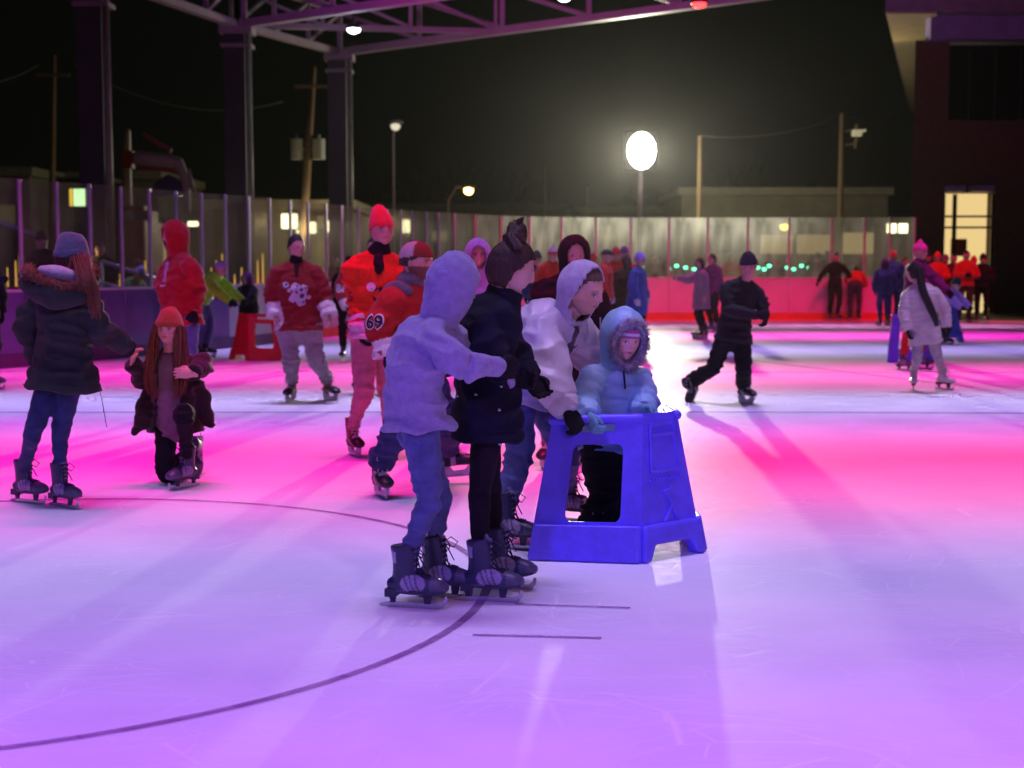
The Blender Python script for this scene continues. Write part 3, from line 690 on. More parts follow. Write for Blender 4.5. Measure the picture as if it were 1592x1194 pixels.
    # ---------------- skates
    if not k.get('noskates'):
        for n in 'LR':
            kd = k.get('skate', 'rental'); b, h_, r_, l_ = skate_parts(kd)
            o = link('skate', b, None, root, False); o.matrix_local = Matrix.Translation(-base) @ Mf[n]
            link('holder', h_, None, o, False); link('blade', r_, None, o, False)
            if near: link('lace', l_, None, o, False)
    # ---------------- gloves
    if k.get('glove'):
        for n in hands:
            g0 = hand_mesh(k.get('curl', .5), k.get('gthick', 1.35), near); o = link('glove', g0, None, root, False)
            if not g0.materials: g0.materials.append(None)
            o.matrix_local = Matrix.Translation(-base) @ hands[n]; o.material_slots[0].link = 'OBJECT'; o.material_slots[0].material = k['glove']
    return f

# ------------------------------------------------------------------ headwear and hair
def shell(f, name, m, r, off=(0, 0, 0), keep=None, cutfn=None, res=40, thick=.05, shape=None, col=None, rip=0, parent=None):
    """a closed cap in head units, trimmed where cutfn(x, y, z) says so"""
    bm = bmesh.new(); bmesh.ops.create_uvsphere(bm, u_segments=res, v_segments=res*3//4, radius=1)
    p = np.array([v.co[:] for v in bm.verts]); q = p*np.array(r)+np.array(off)
    if shape: q = shape(q, p)
    if rip:
        n = np.array([noise.noise(V(v)*6+V((3, 1, 7))) for v in q]); q = q*(1+rip*n)[:, None]
    for v, c in zip(bm.verts, q): v.co = c
    if cutfn:
        cs = np.array([fc.calc_center_median() for fc in bm.faces]); kk = cutfn(*cs.T)
        bmesh.ops.delete(bm, geom=[fc for fc, d in zip(bm.faces, kk) if d], context='FACES')
    me = evaluated(bm, [('SMOOTH', dict(factor=.5, iterations=1)), ('SOLIDIFY', dict(thickness=thick, offset=-1))])
    A = np.array(f.HM); co = coords(me)
    if col is not None: setcol(me, col(*co.T))
    setco(me, co @ A[:3, :3].T+A[:3, 3])
    return f.child(name, me, m, parent)
def beanie(f, m, tall=.18, fold=True, rib=True, slouch=0, name='beanie', flat=0):
    def shp(q, p):
        z = p[:, 2]; q = q.copy(); up = np.clip(z, 0, 1)
        q[:, 2] += tall*up**1.5; q[:, 1] -= slouch*up**2
        if flat: q[:, :2] *= (np.maximum(1-up**2, .08)**-flat)[:, None]
        a = np.arctan2(p[:, 1], p[:, 0]); q[:, :2] *= (1+.018*np.sin(a*34)*(rib))[:, None]
        return q
    o = shell(f, name, m, (.375, .455, .42), (0, -.02, .13), cutfn=lambda x, y, z: z < .12-.10*(y < 0)+.03*(y > .2), shape=shp, res=68, rip=.03)
    if fold: shell(f, 'cuff', m, (.40, .48, .40), (0, -.02, .13), cutfn=lambda x, y, z: (z < .10-.11*np.clip(-y*3, 0, 1)) | (z > .27-.10*np.clip(-y*3, 0, 1)), shape=lambda q, p: q*(1+.02*np.sin(np.arctan2(p[:, 1], p[:, 0])*34))[:, None]+np.array((0, 0, .0)), res=68, thick=.03, parent=o).parent = o
    return o
def haircap(f, m, fringe=.30, low=-.25, r=(.36, .45, .53)):
    def cut(x, y, z):
        a = np.degrees(np.abs(np.arctan2(x, y+.02))); zl = np.interp(a, [0, 35, 58, 74, 88, 102, 180], [fringe, fringe-.01, fringe-.10, .06, -.06, min(low, -.1), low]); return z < zl+.012*np.sin(x*90)
    return shell(f, 'hair', m, r, (0, -.035, .02), cutfn=cut, rip=.04, thick=.035, res=84, shape=lambda q, p: q*(1+.010*np.sin(np.arctan2(p[:, 0], p[:, 2])*70+5*p[:, 1]))[:, None])
def locks(f, m, paths, w=.016, n=9, jit=.014, name='hair', tip=.25):
    """strands that hang: every path is a list of world points"""
    bm = bmesh.new()
    for pth in paths:
        for i in range(n):
            o = V((random.uniform(-1, 1), random.uniform(-1, 1), random.uniform(-.5, .5)))*jit*1.6; ph = random.random()*6
            pts = []
            for j, p in enumerate(pth):
                t = j/(len(pth)-1); pts.append(V(p)+o*(1-.2*t)+V((math.sin(ph+t*5), math.cos(ph*1.3+t*4), 0))*jit*.5*t)
            c = len(pts); loft(bm, pts, [(w*(1-(1-tip)*(j/(c-1))**2)*random.uniform(.6, 1), w*.5*(1-(1-tip)*(j/(c-1))**2)) for j in range(c)], n=7, sub=3)
    return f.child_bm(name, bm, m, True)
def hood_up(f, m, r=(.46, .55, .60), off=(0, -.04, .02), open_=(.27, .40), oz=-.02, peak=0, fold=.02, thick=.045, inner=None, col=None, front=.12):
    """hood over the head with a face opening, running down to the shoulders"""
    nb = f.HM.inverted() @ (f.N+f.sp*.0)
    nb = np.array(nb)
    def shp(q, p):
        q = q.copy(); z = p[:, 2]; lowk = np.clip((-z-.35)/.65, 0, 1)
        t = lowk[:, None]**1.2; c = nb+np.array((0, 0, -.05))
        ring = np.stack([p[:, 0]*.50/np.maximum(np.sqrt(1-z*z), .25)*.9, p[:, 1]*.46/np.maximum(np.sqrt(1-z*z), .25)*.9, np.zeros(len(p))], 1)+c
        q = q*(1-t)+ring*t
        q[:, 2] += peak*np.clip(z, 0, 1)**3; q[:, 1] -= peak*.8*np.clip(z, 0, 1)**2*(p[:, 1] < 0)
        n = np.array([noise.noise(V((v[0]*3, v[1]*3, v[2]*6))+V((f.H.x*5, 1, 2))) for v in q]); return q*(1+fold*2*(.5-np.abs(n)))[:, None]
    o = shell(f, 'hood', m, r, off, cutfn=lambda x, y, z: ((y > front) & ((x/open_[0])**2+((z-oz)/open_[1])**2 < 1)), shape=shp, res=48, thick=thick, col=col)
    return o
def fur_ring(f, m, pts, rad=.02, n=500, L=.03, name='fur_trim', parent=None):
    """pts: closed/open line of world points; tufts of hair all along"""
    bm = bmesh.new(); P = [V(p) for p in pts]
    add_tube(bm, P, rad*.75, 8)
    for i in range(n):
        t = random.random()*(len(P)-1.001); a = int(t); p = P[a].lerp(P[a+1], t-a); tg = (P[a+1]-P[a]).normalized()
        d = V((random.gauss(0, 1), random.gauss(0, 1), random.gauss(0, 1))); d = (d-tg*d.dot(tg)*.7).normalized()
        q = p+d*rad*.6; e = p+d*(rad+L*random.uniform(.4, 1))+tg*random.uniform(-1, 1)*L*.4; s_ = tg.cross(d).normalized()*rad*.22
        v = [bm.verts.new(c) for c in (q+s_, q-s_, q+tg*rad*.2, e)]
        bm.faces.new((v[0], v[1], v[3])); bm.faces.new((v[1], v[2], v[3])); bm.faces.new((v[2], v[0], v[3]))
    return f.child_bm(name, bm, m, True, parent)
def text_mesh(txt, size, bold=.03):
    cu = bpy.data.curves.new('t', 'FONT'); cu.body = txt; cu.size = size; cu.align_x = 'CENTER'; cu.align_y = 'CENTER'; cu.offset = bold*size; cu.resolution_u = 3
    o = bpy.data.objects.new('t', cu); C.objects.link(o); me = bpy.data.meshes.new_from_object(o.evaluated_get(bpy.context.evaluated_depsgraph_get())); bpy.data.objects.remove(o); bpy.data.curves.remove(cu)
    return me
def decal(f, me, origin, out, up, m, name, lift=.004):
    """wrap flat artwork onto the jersey: cast from ORIGIN+art toward the cloth"""
    out = V(out).normalized(); up = V(up); up = (up-out*up.dot(out)).normalized(); rt = up.cross(out)
    bm = bmesh.new(); bm.from_mesh(me); bpy.data.meshes.remove(me)
    bmesh.ops.triangulate(bm, faces=bm.faces[:]); bmesh.ops.subdivide_edges(bm, edges=[e for e in bm.edges if e.calc_length() > .02], cuts=1, use_grid_fill=False)
    for v in bm.verts:
        q = V(origin)+rt*v.co.x+up*v.co.y; h = f.jacket_bvh.ray_cast(q+out*.3, -out, .6)
        v.co = (h[0]+out*(lift+v.co.z)) if h[0] else q
    return f.child_bm(name, bm, m, False, f.jacket)

# ------------------------------------------------------------------ skate aids (moulded plastic pushing frames)
def skate_aid(loc, rz, m, label, s=1.0, emboss=True):
    root = empty('skating_aid', loc, rz, label, 'skate aid', 'plastic pushing frames on the ice')
    T, TH_ = .74, .05
    bx = {'B0': V((0, -.23, 0)), 'B1': V((0, .23, 0)), 'A0': V((-.447, -.60, 0)), 'C1': V((-.447, .60, 0))}
    # tops lean in
    tp = {'B0': V((-.10, -.125, T)), 'B1': V((-.10, .125, T)), 'A0': V((-.43, -.44, T-.015)), 'C1': V((-.43, .44, T-.015))}
    def plane(a0, a1, t0, t1):
        n = (a1-a0).cross(t0-a0).normalized()
        def f(u, v, w):
            b = a0.lerp(a1, u); t = t0.lerp(t1, u); return (b.lerp(t, v)+n*w)*s
        return f
    def panel(name, a0, a1, t0, t1, outline, holes, thick, off=0, bev=.012):
        bm = bmesh.new(); pf = plane(a0, a1, t0, t1); prism(bm, outline, lambda u, v, w: pf(u, v, w+off), thick, holes)
        me = bpy.data.meshes.new(name); bmesh.ops.recalc_face_normals(bm, faces=bm.faces[:]); bm.to_mesh(me); bm.free()
        o = link(name, me, m, root, False); md = o.modifiers.new('b', 'BEVEL'); md.width = bev*s; md.segments = 3; md.limit_method = 'ANGLE'; md.angle_limit = R(40); return o
    sideo = [(0, .0), (1, .0), (1, 1), (.0, 1), (0, .93)]
    def side(a0, a1, t0, t1, flip):
        X = (lambda p: (1-p[0], p[1])) if flip else (lambda p: p)
        win = [X(p) for p in rrect(.27, .27, .80, .80, .06)]; hn = [X(p) for p in rrect(.18, .885, .70, .955, .03)]
        panel('side_panel', a0, a1, t0, t1, rrect(0, .20, 1, 1, .03), [win, hn], TH_, -TH_)
        out = [(-.0, 0), (1.0, 0), (1.0, .25), (0, .25)]
        panel('side_skirt', a0, a1, t0, t1, out, [], TH_+.03, -TH_-.002, .02)
    side(bx['A0'], bx['B0'], tp['A0'], tp['B0'], False)
    side(bx['B1'], bx['C1'], tp['B1'], tp['C1'], True)
    fo = panel('front_panel', bx['B0'], bx['B1'], tp['B0'], tp['B1'], rrect(0, .20, 1, 1, .03), [], TH_, -TH_)
    panel('front_skirt', bx['B0'], bx['B1'], tp['B0'], tp['B1'], [(-.0, 0), (.13, 0), (.20, .11), (.80, .11), (.87, 0), (1.0, 0), (1.0, .25), (0, .25)], [], TH_+.03, -TH_-.002, .02)
    pf = plane(bx['B0'], bx['B1'], tp['B0'], tp['B1'])
    bm = bmesh.new()
    for p in ('B0', 'B1'):       # rounded corner columns
        q = V((0, 0, 0)); b = bx[p]; t = tp[p]; c = V((-.025, .022 if p == 'B0' else -.022, 0))
        loft(bm, [(b+c+V((0, 0, .02)))*s, (b.lerp(t, .5)+c)*s, (t+c-V((0, 0, .025)))*s], [.032*s, .026*s, .024*s], n=14, sub=2)
    # grab bars across the top of both sides
    for a, b in (('A0', 'B0'), ('B1', 'C1')):
        loft(bm, [(tp[a]+V((.0, .0, -.022)))*s, (tp[b]-V((.02, 0, .024)))*s], [.026*s, .026*s], n=12, sub=2)
    o = bm_obj('corner_post', bm, m, root, True)
    if emboss:
        bm = bmesh.new()
        def seg(a, b, w=.007):
            A = pf(*a, 0); B = pf(*b, 0); n = (pf(.5, .5, 1)-pf(.5, .5, 0)).normalized(); add_bar(bm, A+n*.004, B+n*.004, w*1.5*s, .016*s)
        for a, b in (((.18, .92), (.80, .92)), ((.80, .92), (.80, .60)), ((.80, .60), (.18, .60)), ((.18, .92), (.18, .60)), ((.16, .85), (.80, .85))): seg(a, b, .006)
        for a, b in (((.58, .50), (.50, .43)), ((.50, .43), (.57, .37)), ((.42, .455), (.58, .475)), ((.50, .43), (.42, .455)), ((.57, .37), (.50, .31)), ((.57, .37), (.62, .28)), ((.50, .31), (.42, .26)), ((.60, .275), (.66, .275)), ((.38, .255), (.45, .255))): seg(a, b, .008)
        for i in range(11):
            seg((.14+i*.065, .545), (.14+i*.065+.035, .552 if i % 3 else .535), .006)
        bm_obj('emblem', bm, m, fo)
        root.children  # keep order
    return root
BLUEP = paint('blue_moulded_plastic', (.15, .11, .97), .38, .2, 40, var=.16); REDP = paint('red_moulded_plastic', (.55, .012, .012), .4, .12, 60, var=.08)
skate_aid((.8235, 7.18, 0), R(-49.4), BLUEP, 'blue plastic skate aid held by the child in the pale blue jacket')
skate_aid(gr(372, 560), R(-131), REDP, 'red plastic skate aid pushed by a small child near the side boards', .98, False)
skate_aid(gr(1445, 562), R(-35), BLUEP, 'deep blue plastic skate aid behind the girl in the white puffer coat', 1.0, False)
skate_aid(gr(1482, 533), R(-60), paint('lighter_blue_plastic', (.09, .15, .62), .4, .1, 60), 'paler blue plastic skate aid with a small child, farthest to the right', 1.12, False)

# ------------------------------------------------------------------ clothes
DENIM = cloth('denim_light', (.095, .12, .30), bump=.6, scale=60, var=.30); DENIMD = cloth('denim_dark', (.035, .05, .13), bump=.6, scale=60, var=.30)
BLK = cloth('black_cloth', (.012, .012, .014)); GLV = cloth('black_glove', (.014, .013, .018), bump=.6, scale=120)
HOODIE = cloth('pale_fleece', (.33, .30, .52), .95, .35, .5, 120)
NAVY = cloth('navy_wool', (.012, .013, .028), .9, .1); PARKA = cloth('green_parka', (.034, .044, .036), .8)
SWEAT = cloth('grey_sweat', (.30, .27, .29), .95, .3, .5, 100); JER = cloth('jersey_knit', (1, 1, 1), .75, .1, .25, 160, vc=True)
SHELL = mat('white_jacket_nylon', (.56, .54, .58), .42, 'cloth', bump=.2, scale=25, spec=.5, vc=True, sheen=.1)
PUFB = mat('pale_blue_nylon', (.30, .56, .74), .45, bump=.25, scale=40, spec=.4); PUFW = mat('white_puffer_nylon', (.80, .74, .72), .5, bump=.2, scale=40, spec=.35)
HAIRB = mat('brown_hair', (.06, .028, .016), .5, 'hair', bump=.9, scale=160, spec=.4, var=.5); HAIRR = mat('auburn_hair', (.20, .065, .022), .45, 'hair', bump=.9, scale=160, spec=.5, var=.5)
HAIRK = mat('dark_hair', (.018, .012, .011), .5, 'hair', bump=.9, scale=160, spec=.4, var=.5); HAIRG = mat('fair_hair', (.16, .10, .06), .6, 'hair', bump=.9, scale=160, var=.5)
FUR = mat('brown_fur', (.20, .085, .04), .8, bump=.5, scale=200, var=.5); FURG = mat('grey_fur', (.48, .44, .50), .9, bump=.5, scale=200, var=.5)

# --- woman in the green parka, back to us
f = person('woman in grey beanie and dark green parka with brown fur trim, back turned', 8.7, near=True, s=.96, yaw=152, look=(118, 6, 0), hh=.225,
    head=(112, 402), neck=(106, 436), pelvis=(100, 562), sw=.165, girth=.92, face=('fem', dict(fem=True)),
    legL=((52, 672, -.08), (46, 782), 62), legR=((93, 676), (101, 789), 52), pants=(DENIMD, (.088, .055, .042)), pfold=.005,
    armR=((152, 512, -.02), (198, 537, .15)), armL=((42, 500, .10), (58, 560, .22)), hdirR=(214, 552, .3), glove=GLV, curl=.9,
    top=dict(mat=PARKA, th=.042, hem=.17, flare=.085, arm=.050, cuffr=.036, fold=.016, bell=.006, cut=lambda c, f: (((c-np.array(f.P)) @ np.array(f.sp)) < .10) & (((c-np.array(f.P)) @ np.array(f.ft)) > .07) & (np.abs((c-np.array(f.P)) @ np.array(f.lat)) < .05+.3*np.clip(.05-((c-np.array(f.P)) @ np.array(f.sp)), 0, 1))))
beanie(f, mat('grey_rib_knit', (.12, .14, .19), .95, bump=.8, scale=150, sheen=.3), tall=.16, fold=True, slouch=.02, flat=.22)
locks(f, HAIRR, [[at(128+dx, 396, 8.66), at(134+dx, 424, 8.50), at(141+dx, 450, 8.47), at(146+dx, 478+4*dx, 8.52)] for dx in (-7, -4, -1, 2, 4)], .0042, 26, .020, name='long_hair')
haircap(f, HAIRB, low=-.42, r=(.35, .43, .50))
hp = [f.HM @ V((x, -.28+abs(x)*.3, -.05)) for x in (-.3, -.15, 0, .15, .3)]
locks(f, HAIRR, [[f.HM @ V((sx, .02, .02)), f.HM @ V((sx*1.08, .02, -.35)), f.N+f.lat*(-.10 if i < 2 else -.13)+f.ft*.07-f.sp*(.02+.02*i), f.N+f.lat*(-.15)+f.ft*.06-f.sp*.16] for i, sx in enumerate((.33, .31, .29))], .014, 7)
locks(f, HAIRB, [[p, p+V((0, 0, -.07)), f.N+(p-f.H)*.9+V((0, 0, .02))] for p in hp], .017, 6, name='back_hair')
bm = bmesh.new()
loft(bm, [at(40, 440, 8.62), at(60, 452, 8.50), at(95, 462, 8.46), at(130, 452, 8.52), at(146, 436, 8.66)], [.035, .060, .075, .058, .035], n=14)
me = fuse(bm, .009, 4); wrinkle(me, .012, 9); f.child('hood', me, PARKA)
bm = bmesh.new(); loft(bm, [at(66, 420, 8.60), at(92, 424, 8.53), at(126, 434, 8.60)], [.03, .045, .03], n=12); me = fuse(bm, .008, 3); f.child('hood_lining', me, cloth('white_fleece', (.62, .58, .58), .95, .4, .8, 150))
fur_ring(f, FUR, [at(46, 418, 8.66), at(44, 427, 8.52), at(66, 438, 8.44), at(98, 449, 8.41), at(128, 443, 8.45), at(146, 426, 8.58), at(143, 415, 8.72)], .026, 1100, .032)
bm = bmesh.new(); add_tube(bm, [at(153, 598, 8.7), at(159, 625, 8.7), at(166, 664, 8.7)], .0022, 5); f.child_bm('drawstring', bm, BLACKP)

# --- kneeling girl
def tp3(c, f): 
    d = c-np.array(f.P); x = d @ np.array(f.lat); z = d @ np.array(f.sp); y = d @ np.array(f.ft)
    return (y > .03) & (np.abs(x) < .055+.12*np.clip(.35-z, 0, 1)) & (z < .50)
def flaps(bm, f, J):
    loft(bm, [f.P-f.lat*.09+f.sp*.28, at(238, 618, 9.66), at(228, 646, 9.62), at(208, 674, 9.58)], [(.07, .06), (.10, .05), (.085, .04), (.014, .012)], axis=f.lat, n=12)
    loft(bm, [f.P+f.lat*.09+f.sp*.28, at(302, 612, 9.7), at(312, 638, 9.68), at(328, 660, 9.64)], [(.07, .07), (.10, .06), (.09, .05), (.02, .02)], axis=f.lat, n=12)
f = person('kneeling girl with orange beanie, long auburn hair and an open dark coat', 9.65, near=True, s=.93, yaw=-8, look=(-8, 2, -4), hh=.225, tone=(1.35, 1.2, 1.2),
    head=(263, 511, -.05), neck=(267, 552), pelvis=(272, 648), sw=.155, girth=.85, face=('femhi', dict(fem=True, res=72)), bend=-.01,
    legR=((258, 738, -.05), gr(306, 738)+V((0, .12, 0)), 150, 0, .12), legL=((286, 642, -.38), (285, 759), -28), pants=(BLK, (.090, .062, .048)), mfR=Matrix(((0, 1, 0, 0), (-.25, 0, -.97, 0), (-.97, 0, .25, 0), (0, 0, 0, 1))),
    armR=((224, 590, .0), (206, 566, -.12)), armL=((318, 566, .02), (300, 581, -.22)), hdirR=(209, 548, -.12), hdirL=(284, 580, -.25), curl=.6,
    top=dict(mat=mat('dark_brown_coat', (.022, .014, .012), .8, bump=.4, scale=60, sheen=.2), th=.035, hem=.10, flare=.05, arm=.05, cuffr=.045, fold=.012, extra=flaps, cut=tp3, name='coat'))
bm = bmesh.new(); loft(bm, [f.P-f.sp*.06, f.tor(.1), f.tor(.4), f.tor(.7), f.tor(.9)], [(.14, .115), (.14, .115), (.125, .105), (.14, .11), (.10, .08)], axis=f.lat, n=20)
me = fuse(bm, .009, 3); wrinkle(me, .008, 12, tuple(f.sp), .4, 3); f.child('sweater', me, cloth('mauve_knit', (.22, .13, .15), .95, .3, .6, 120))
beanie(f, mat('orange_rib_knit', (.42, .09, .03), .95, bump=.8, scale=150, sheen=.3), tall=.12)
haircap(f, HAIRR, fringe=.30)
for sx in (-1, 1):
    locks(f, HAIRR, [[f.HM @ V((sx*.30, .12, .10)), f.HM @ V((sx*.36, .16, -.25)), f.N-f.lat*sx*.085+f.ft*.10-f.sp*.03, f.tor(.62)-f.lat*sx*.085+f.ft*.135, f.tor(.34)-f.lat*sx*.075+f.ft*.145],
        [f.HM @ V((sx*.35, -.02, .05)), f.HM @ V((sx*.42, 0, -.3)), f.N-f.lat*sx*.12+f.ft*.08-f.sp*.04, f.tor(.6)-f.lat*sx*.12+f.ft*.12, f.tor(.40)-f.lat*sx*.10+f.ft*.13]], .008, 22, .020)
for n in 'LR':
    el, wr = f.arms[n]; fur_ring(f, FUR, [wr+(el-wr)*.06+f.lat*.001, wr+(el-wr)*.22], .038, 260, .025, 'fur_cuff')

# --- girl in the pale hooded sweatshirt
f = person('skater in lavender hooded sweatshirt and blue jeans, hood up, seen from behind', 6.22, near=True, vox=.008, s=.93, yaw=106, look=(112, 18, 0), hh=.222,
    head=(706, 444), neck=(679, 500), pelvis=(650, 652), sw=.16, girth=.98, bend=.055,
    shR=(672, 530, -.15), armR=((722, 566, -.22), (778, 570, -.12)), shL=(704, 524, .16), armL=((752, 575, .22), (800, 585, .18)), hdirR=(808, 574, -.05), glove=GLV, curl=.7, gthick=1.4,
    legR=((666, 782, -.08), (646, 945), 76), legL=((684, 778, .14), (690, 929), 68), pants=(DENIM, (.092, .058, .044)), pfold=.006,
    top=dict(mat=HOODIE, th=.028, hem=.04, flare=.030, arm=.052, cuffr=.038, fold=.017, smooth=5, hemdir=(.05, 0, -1), name='sweatshirt'))
bm = bmesh.new(); c = V((.05, 0, -1)).normalized(); hb = f.P+c*.045
hood_up(f, HOODIE, r=(.43, .53, .56), off=(0, -.04, .02), peak=.06, fold=.075, open_=(.26, .38), front=.25)
# --- woman with the topknot
f = person('woman with brown topknot in long navy button coat and black leggings', 6.5, near=True, vox=.008, s=.95, yaw=112, look=(104, 20, 0), hh=.235, tone=(1.25, 1.2, 1.3),
    head=(797, 418), neck=(782, 467), pelvis=(758, 606), sw=.165, girth=.93, bend=.05, face=('fem', dict(fem=True)),
    shR=(756, 500, -.12), armR=((766, 566, -.18), (812, 582, -.05)), armL=((800, 552, .2), (826, 588, .15)), glove=GLV,
    legR=((746, 758, -.05), (763, 935), 80), legL=((762, 762, .16), (787, 914), 72), pants=(cloth('black_legging', (.016, .012, .018)), (.088, .056, .044)), pfold=.003,
    top=dict(mat=NAVY, th=.036, hem=.23, flare=.03, arm=.056, cuffr=.04, fold=.013, hemdir=(-.02, 0, -1), collar=.03, name='coat'))
haircap(f, HAIRB, fringe=.34, low=-.42, r=(.39, .50, .56))
shell(f, 'bun', HAIRB, (.22, .22, .19), (0, -.14, .62), rip=.22, res=30, shape=lambda q, p: q*(1+.03*np.sin(np.arctan2(p[:, 1], p[:, 2])*22+p[:, 0]*6))[:, None])
T0 = f.HM @ V((0, -.16, .78))
locks(f, HAIRB, [[f.HM @ V((0, -.16, .68)), T0+V((.01*a, 0, .03)), T0+V((.022*a, .0, .035+.02*random.random()))] for a in (-1.2, -.4, .2, .9)], .007, 3, .006, name='loose_hair')
locks(f, HAIRB, [[f.HM @ V((.30*a, -.1, .35)), f.HM @ V((.12*a, -.28, .55)), f.HM @ V((0, -.2, .64))] for a in (-1, -.5, 0, .5, 1)], .020, 5, .012, name='swept_hair')
bm = bmesh.new()
for q in (at(772, 548, 6.30), at(712, 615, 6.42), at(740, 613, 6.33), at(776, 637, 6.32), at(764, 507, 6.32), at(779, 600, 6.31), at(821, 470, 6.36), at(777, 690, 6.34)): add_ell(bm, q, (.009, .009, .009), None, 8)
f.child_bm('button', bm, STEEL, True)

# --- man in the white jacket leaning forward
def p13(co, f):
    d = co-np.array(f.P); x = d @ np.array(f.lat); z = d @ np.array(f.sp); y = d @ np.array(f.ft)
    c = np.tile(np.array((.58, .56, .60)), (len(co), 1)); 
    c[(y > .05) & (np.abs(x) < .028) & (z > -.1)] = (.03, .03, .035)
    c[(y > .02) & (z > .42) & (x > .03) & (x < .17)] = (.02, .02, .025); c[(y > .02) & (z > .45) & (x < -.03) & (x > -.07)] = (.03, .03, .035)
    c[(y > .02) & (np.abs(z-.30) < .007) & (np.abs(x) < .13)] = (.04, .04, .05); return c
f = person('man in white zipped jacket and pale hood leaning over the child', 7.55, near=True, vox=.009, s=1.04, yaw=62, look=(52, 16, 6), hh=.255, tone=(1.3, 1.2, 1.25),
    head=(908, 452, -.15), neck=(876, 494, -.03), pelvis=(822, 590, .12), sw=.20, girth=1.0, bend=.06, face=('stub', dict(res=80, beard=((.30, .18, .13), .35))),
    shR=(842, 517, -.17), armR=((855, 584, -.30), (884, 640, -.38)), armL=((938, 580, .42), (955, 640, .62)), hdirR=(903, 672, -.40), glove=GLV, curl=1.0, gthick=1.5, hupR=(0, -.3, 1),
    legR=((806, 712, .05), (797, 853), 68), legL=((880, 705, .35), (893, 812), 62), pants=(DENIM, (.100, .072, .060)), pfold=.011,
    top=dict(mat=SHELL, th=.058, hem=.03, flare=.015, arm=.068, cuffr=.040, fold=.020, paint=p13, smooth=4))
hood_up(f, cloth('lilac_fleece', (.50, .46, .56), .9, .3, .5, 120), r=(.46, .54, .58), off=(0, -.06, .04), open_=(.44, .62), oz=-.06, front=-.04, fold=.02)
haircap(f, HAIRG, fringe=.32, low=0)
bm = bmesh.new()
for sx in (-.25, .22):
    bm = bmesh.new(); add_tube(bm, [f.HM @ V((sx, .34, -.50)), f.HM @ V((sx*.9, .42, -.75)), f.HM @ V((sx*.8+.03, .44, -1.0))], .004, 6)
    f.child_bm('drawcord', bm, cloth('pale_cord', (.5, .48, .55)))

# --- child in the pale blue jacket
f = person('small child in pale blue jacket with fur trimmed hood and striped headband', 7.62, near=True, vox=.008, s=.74, yaw=14, look=(22, 10, -4), hh=.235, tone=(1.6, 1.5, 1.7), sk_s=.9,
    head=(970, 528, -.05), neck=(960, 570), pelvis=(952, 690), sw=.17, girth=1.06, face=('childhi', dict(child=True, fem=True, res=84)), bend=-.01,
    armR=((906, 620, -.14), (916, 648, -.40)), armL=((1000, 620, -.05), (1001, 638, -.22)), hdirR=(926, 672, -.46), hdirL=(1016, 646, -.26), curl=.7, glove=cloth('pale_blue_knit_glove', (.16, .40, .50), .9, .3, .6, 120), gthick=1.5, hand_s=1.15,
    legR=((938, 770, 0), (928, 845), 5), legL=((958, 770, .1), (962, 838), 25), pants=(BLK, (.15, .12, .115)), cuff=.12, pfold=.012, skate='hockey',
    top=dict(mat=PUFB, th=.042, hem=.03, flare=.02, arm=.075, cuffr=.050, fold=.012, puff=(.085, .018), smooth=3))
hood_up(f, PUFB, r=(.51, .60, .64), off=(0, -.08, .09), open_=(.36, .44), oz=-.04, front=.16, fold=.03, thick=.09)
fur_ring(f, FURG, [f.HM @ V((.40*math.sin(a), .40-.10*abs(math.sin(a)), -.03+.50*math.cos(a))) for a in np.linspace(0, 2*PI, 25)], .022, 1500, .026)
shell(f, 'headband', mat('striped_headband', (1, 1, 1), .9, bump=.6, scale=140, vc=True), (.37, .46, .42), (0, -.01, .11), cutfn=lambda x, y, z: (z < .12) | (z > .42), res=60, thick=.05,
    col=lambda x, y, z: np.where((z > .30)[:, None], (.75, .04, .05), np.where((z > .22)[:, None], (.55, .12, .42), np.where((z > .17)[:, None], (.8, .78, .8), (.45, .14, .40)))))
bm = bmesh.new(); add_tube(bm, [f.N+f.ft*.10*.9+f.sp*.02, f.tor(.75)+f.ft*.145], .005, 6); f.child_bm('zip', bm, BLACKP)

# --- hockey fans
JRED = (.62, .035, .018)
def jersey_paint(base, cuffs, white_band=(.72, .7, .7), hem=False, cuffw=(.0, .09), stripe=None):
    def fn(co, f):
        c = np.tile(np.array(base), (len(co), 1)); d0 = co-np.array(f.P)
        if hem: z = d0 @ np.array(f.sp); c[(z < hem) & (z > hem-.05)] = white_band
        for n in f.arms:
            el, wr = f.arms[n]; ab = np.array(wr-el); L = np.linalg.norm(ab); t = ((co-np.array(wr)) @ ab)/L; d = np.linalg.norm(co-np.array(el)-np.clip(((co-np.array(el)) @ ab)/L/L, 0, 1.2)[:, None]*ab, axis=1)
            m = (d < .105) & (t > -cuffs); c[m] = white_band
            if stripe: c[m & (np.abs(t+cuffs*.5) < .012)] = stripe
        return c
    return fn
f = person('tall man in red beanie and orange hockey jersey with pink sweatpants', 10.9, near=True, s=1.06, yaw=6, look=(24, -3, 0), hh=.25,
    head=(594, 359), neck=(590, 400), pelvis=(584, 515), sw=.19, girth=.98, face=('manhi', dict(res=64)),
    armR=((557, 462, 0), (561, 512, -.08)), armL=((628, 455, .05), (632, 505, 0)), curl=.6, glove=GLV,
    legR=((566, 608, -.05), (551, 709), 24), legL=((602, 600, .2), (606, 690), 20), pants=(cloth('pink_grey_sweat', (.42, .25, .24), .95, .3, .5, 100), (.105, .072, .050)), pfold=.008, skate='brown',
    top=dict(mat=JER, th=.045, hem=.06, flare=.02, arm=.066, cuffr=.055, bell=.02, fold=.014, paint=jersey_paint((.62, .05, .012), .10, stripe=(.5, .03, .02)), bvh=True, name='jersey', collar=.0))
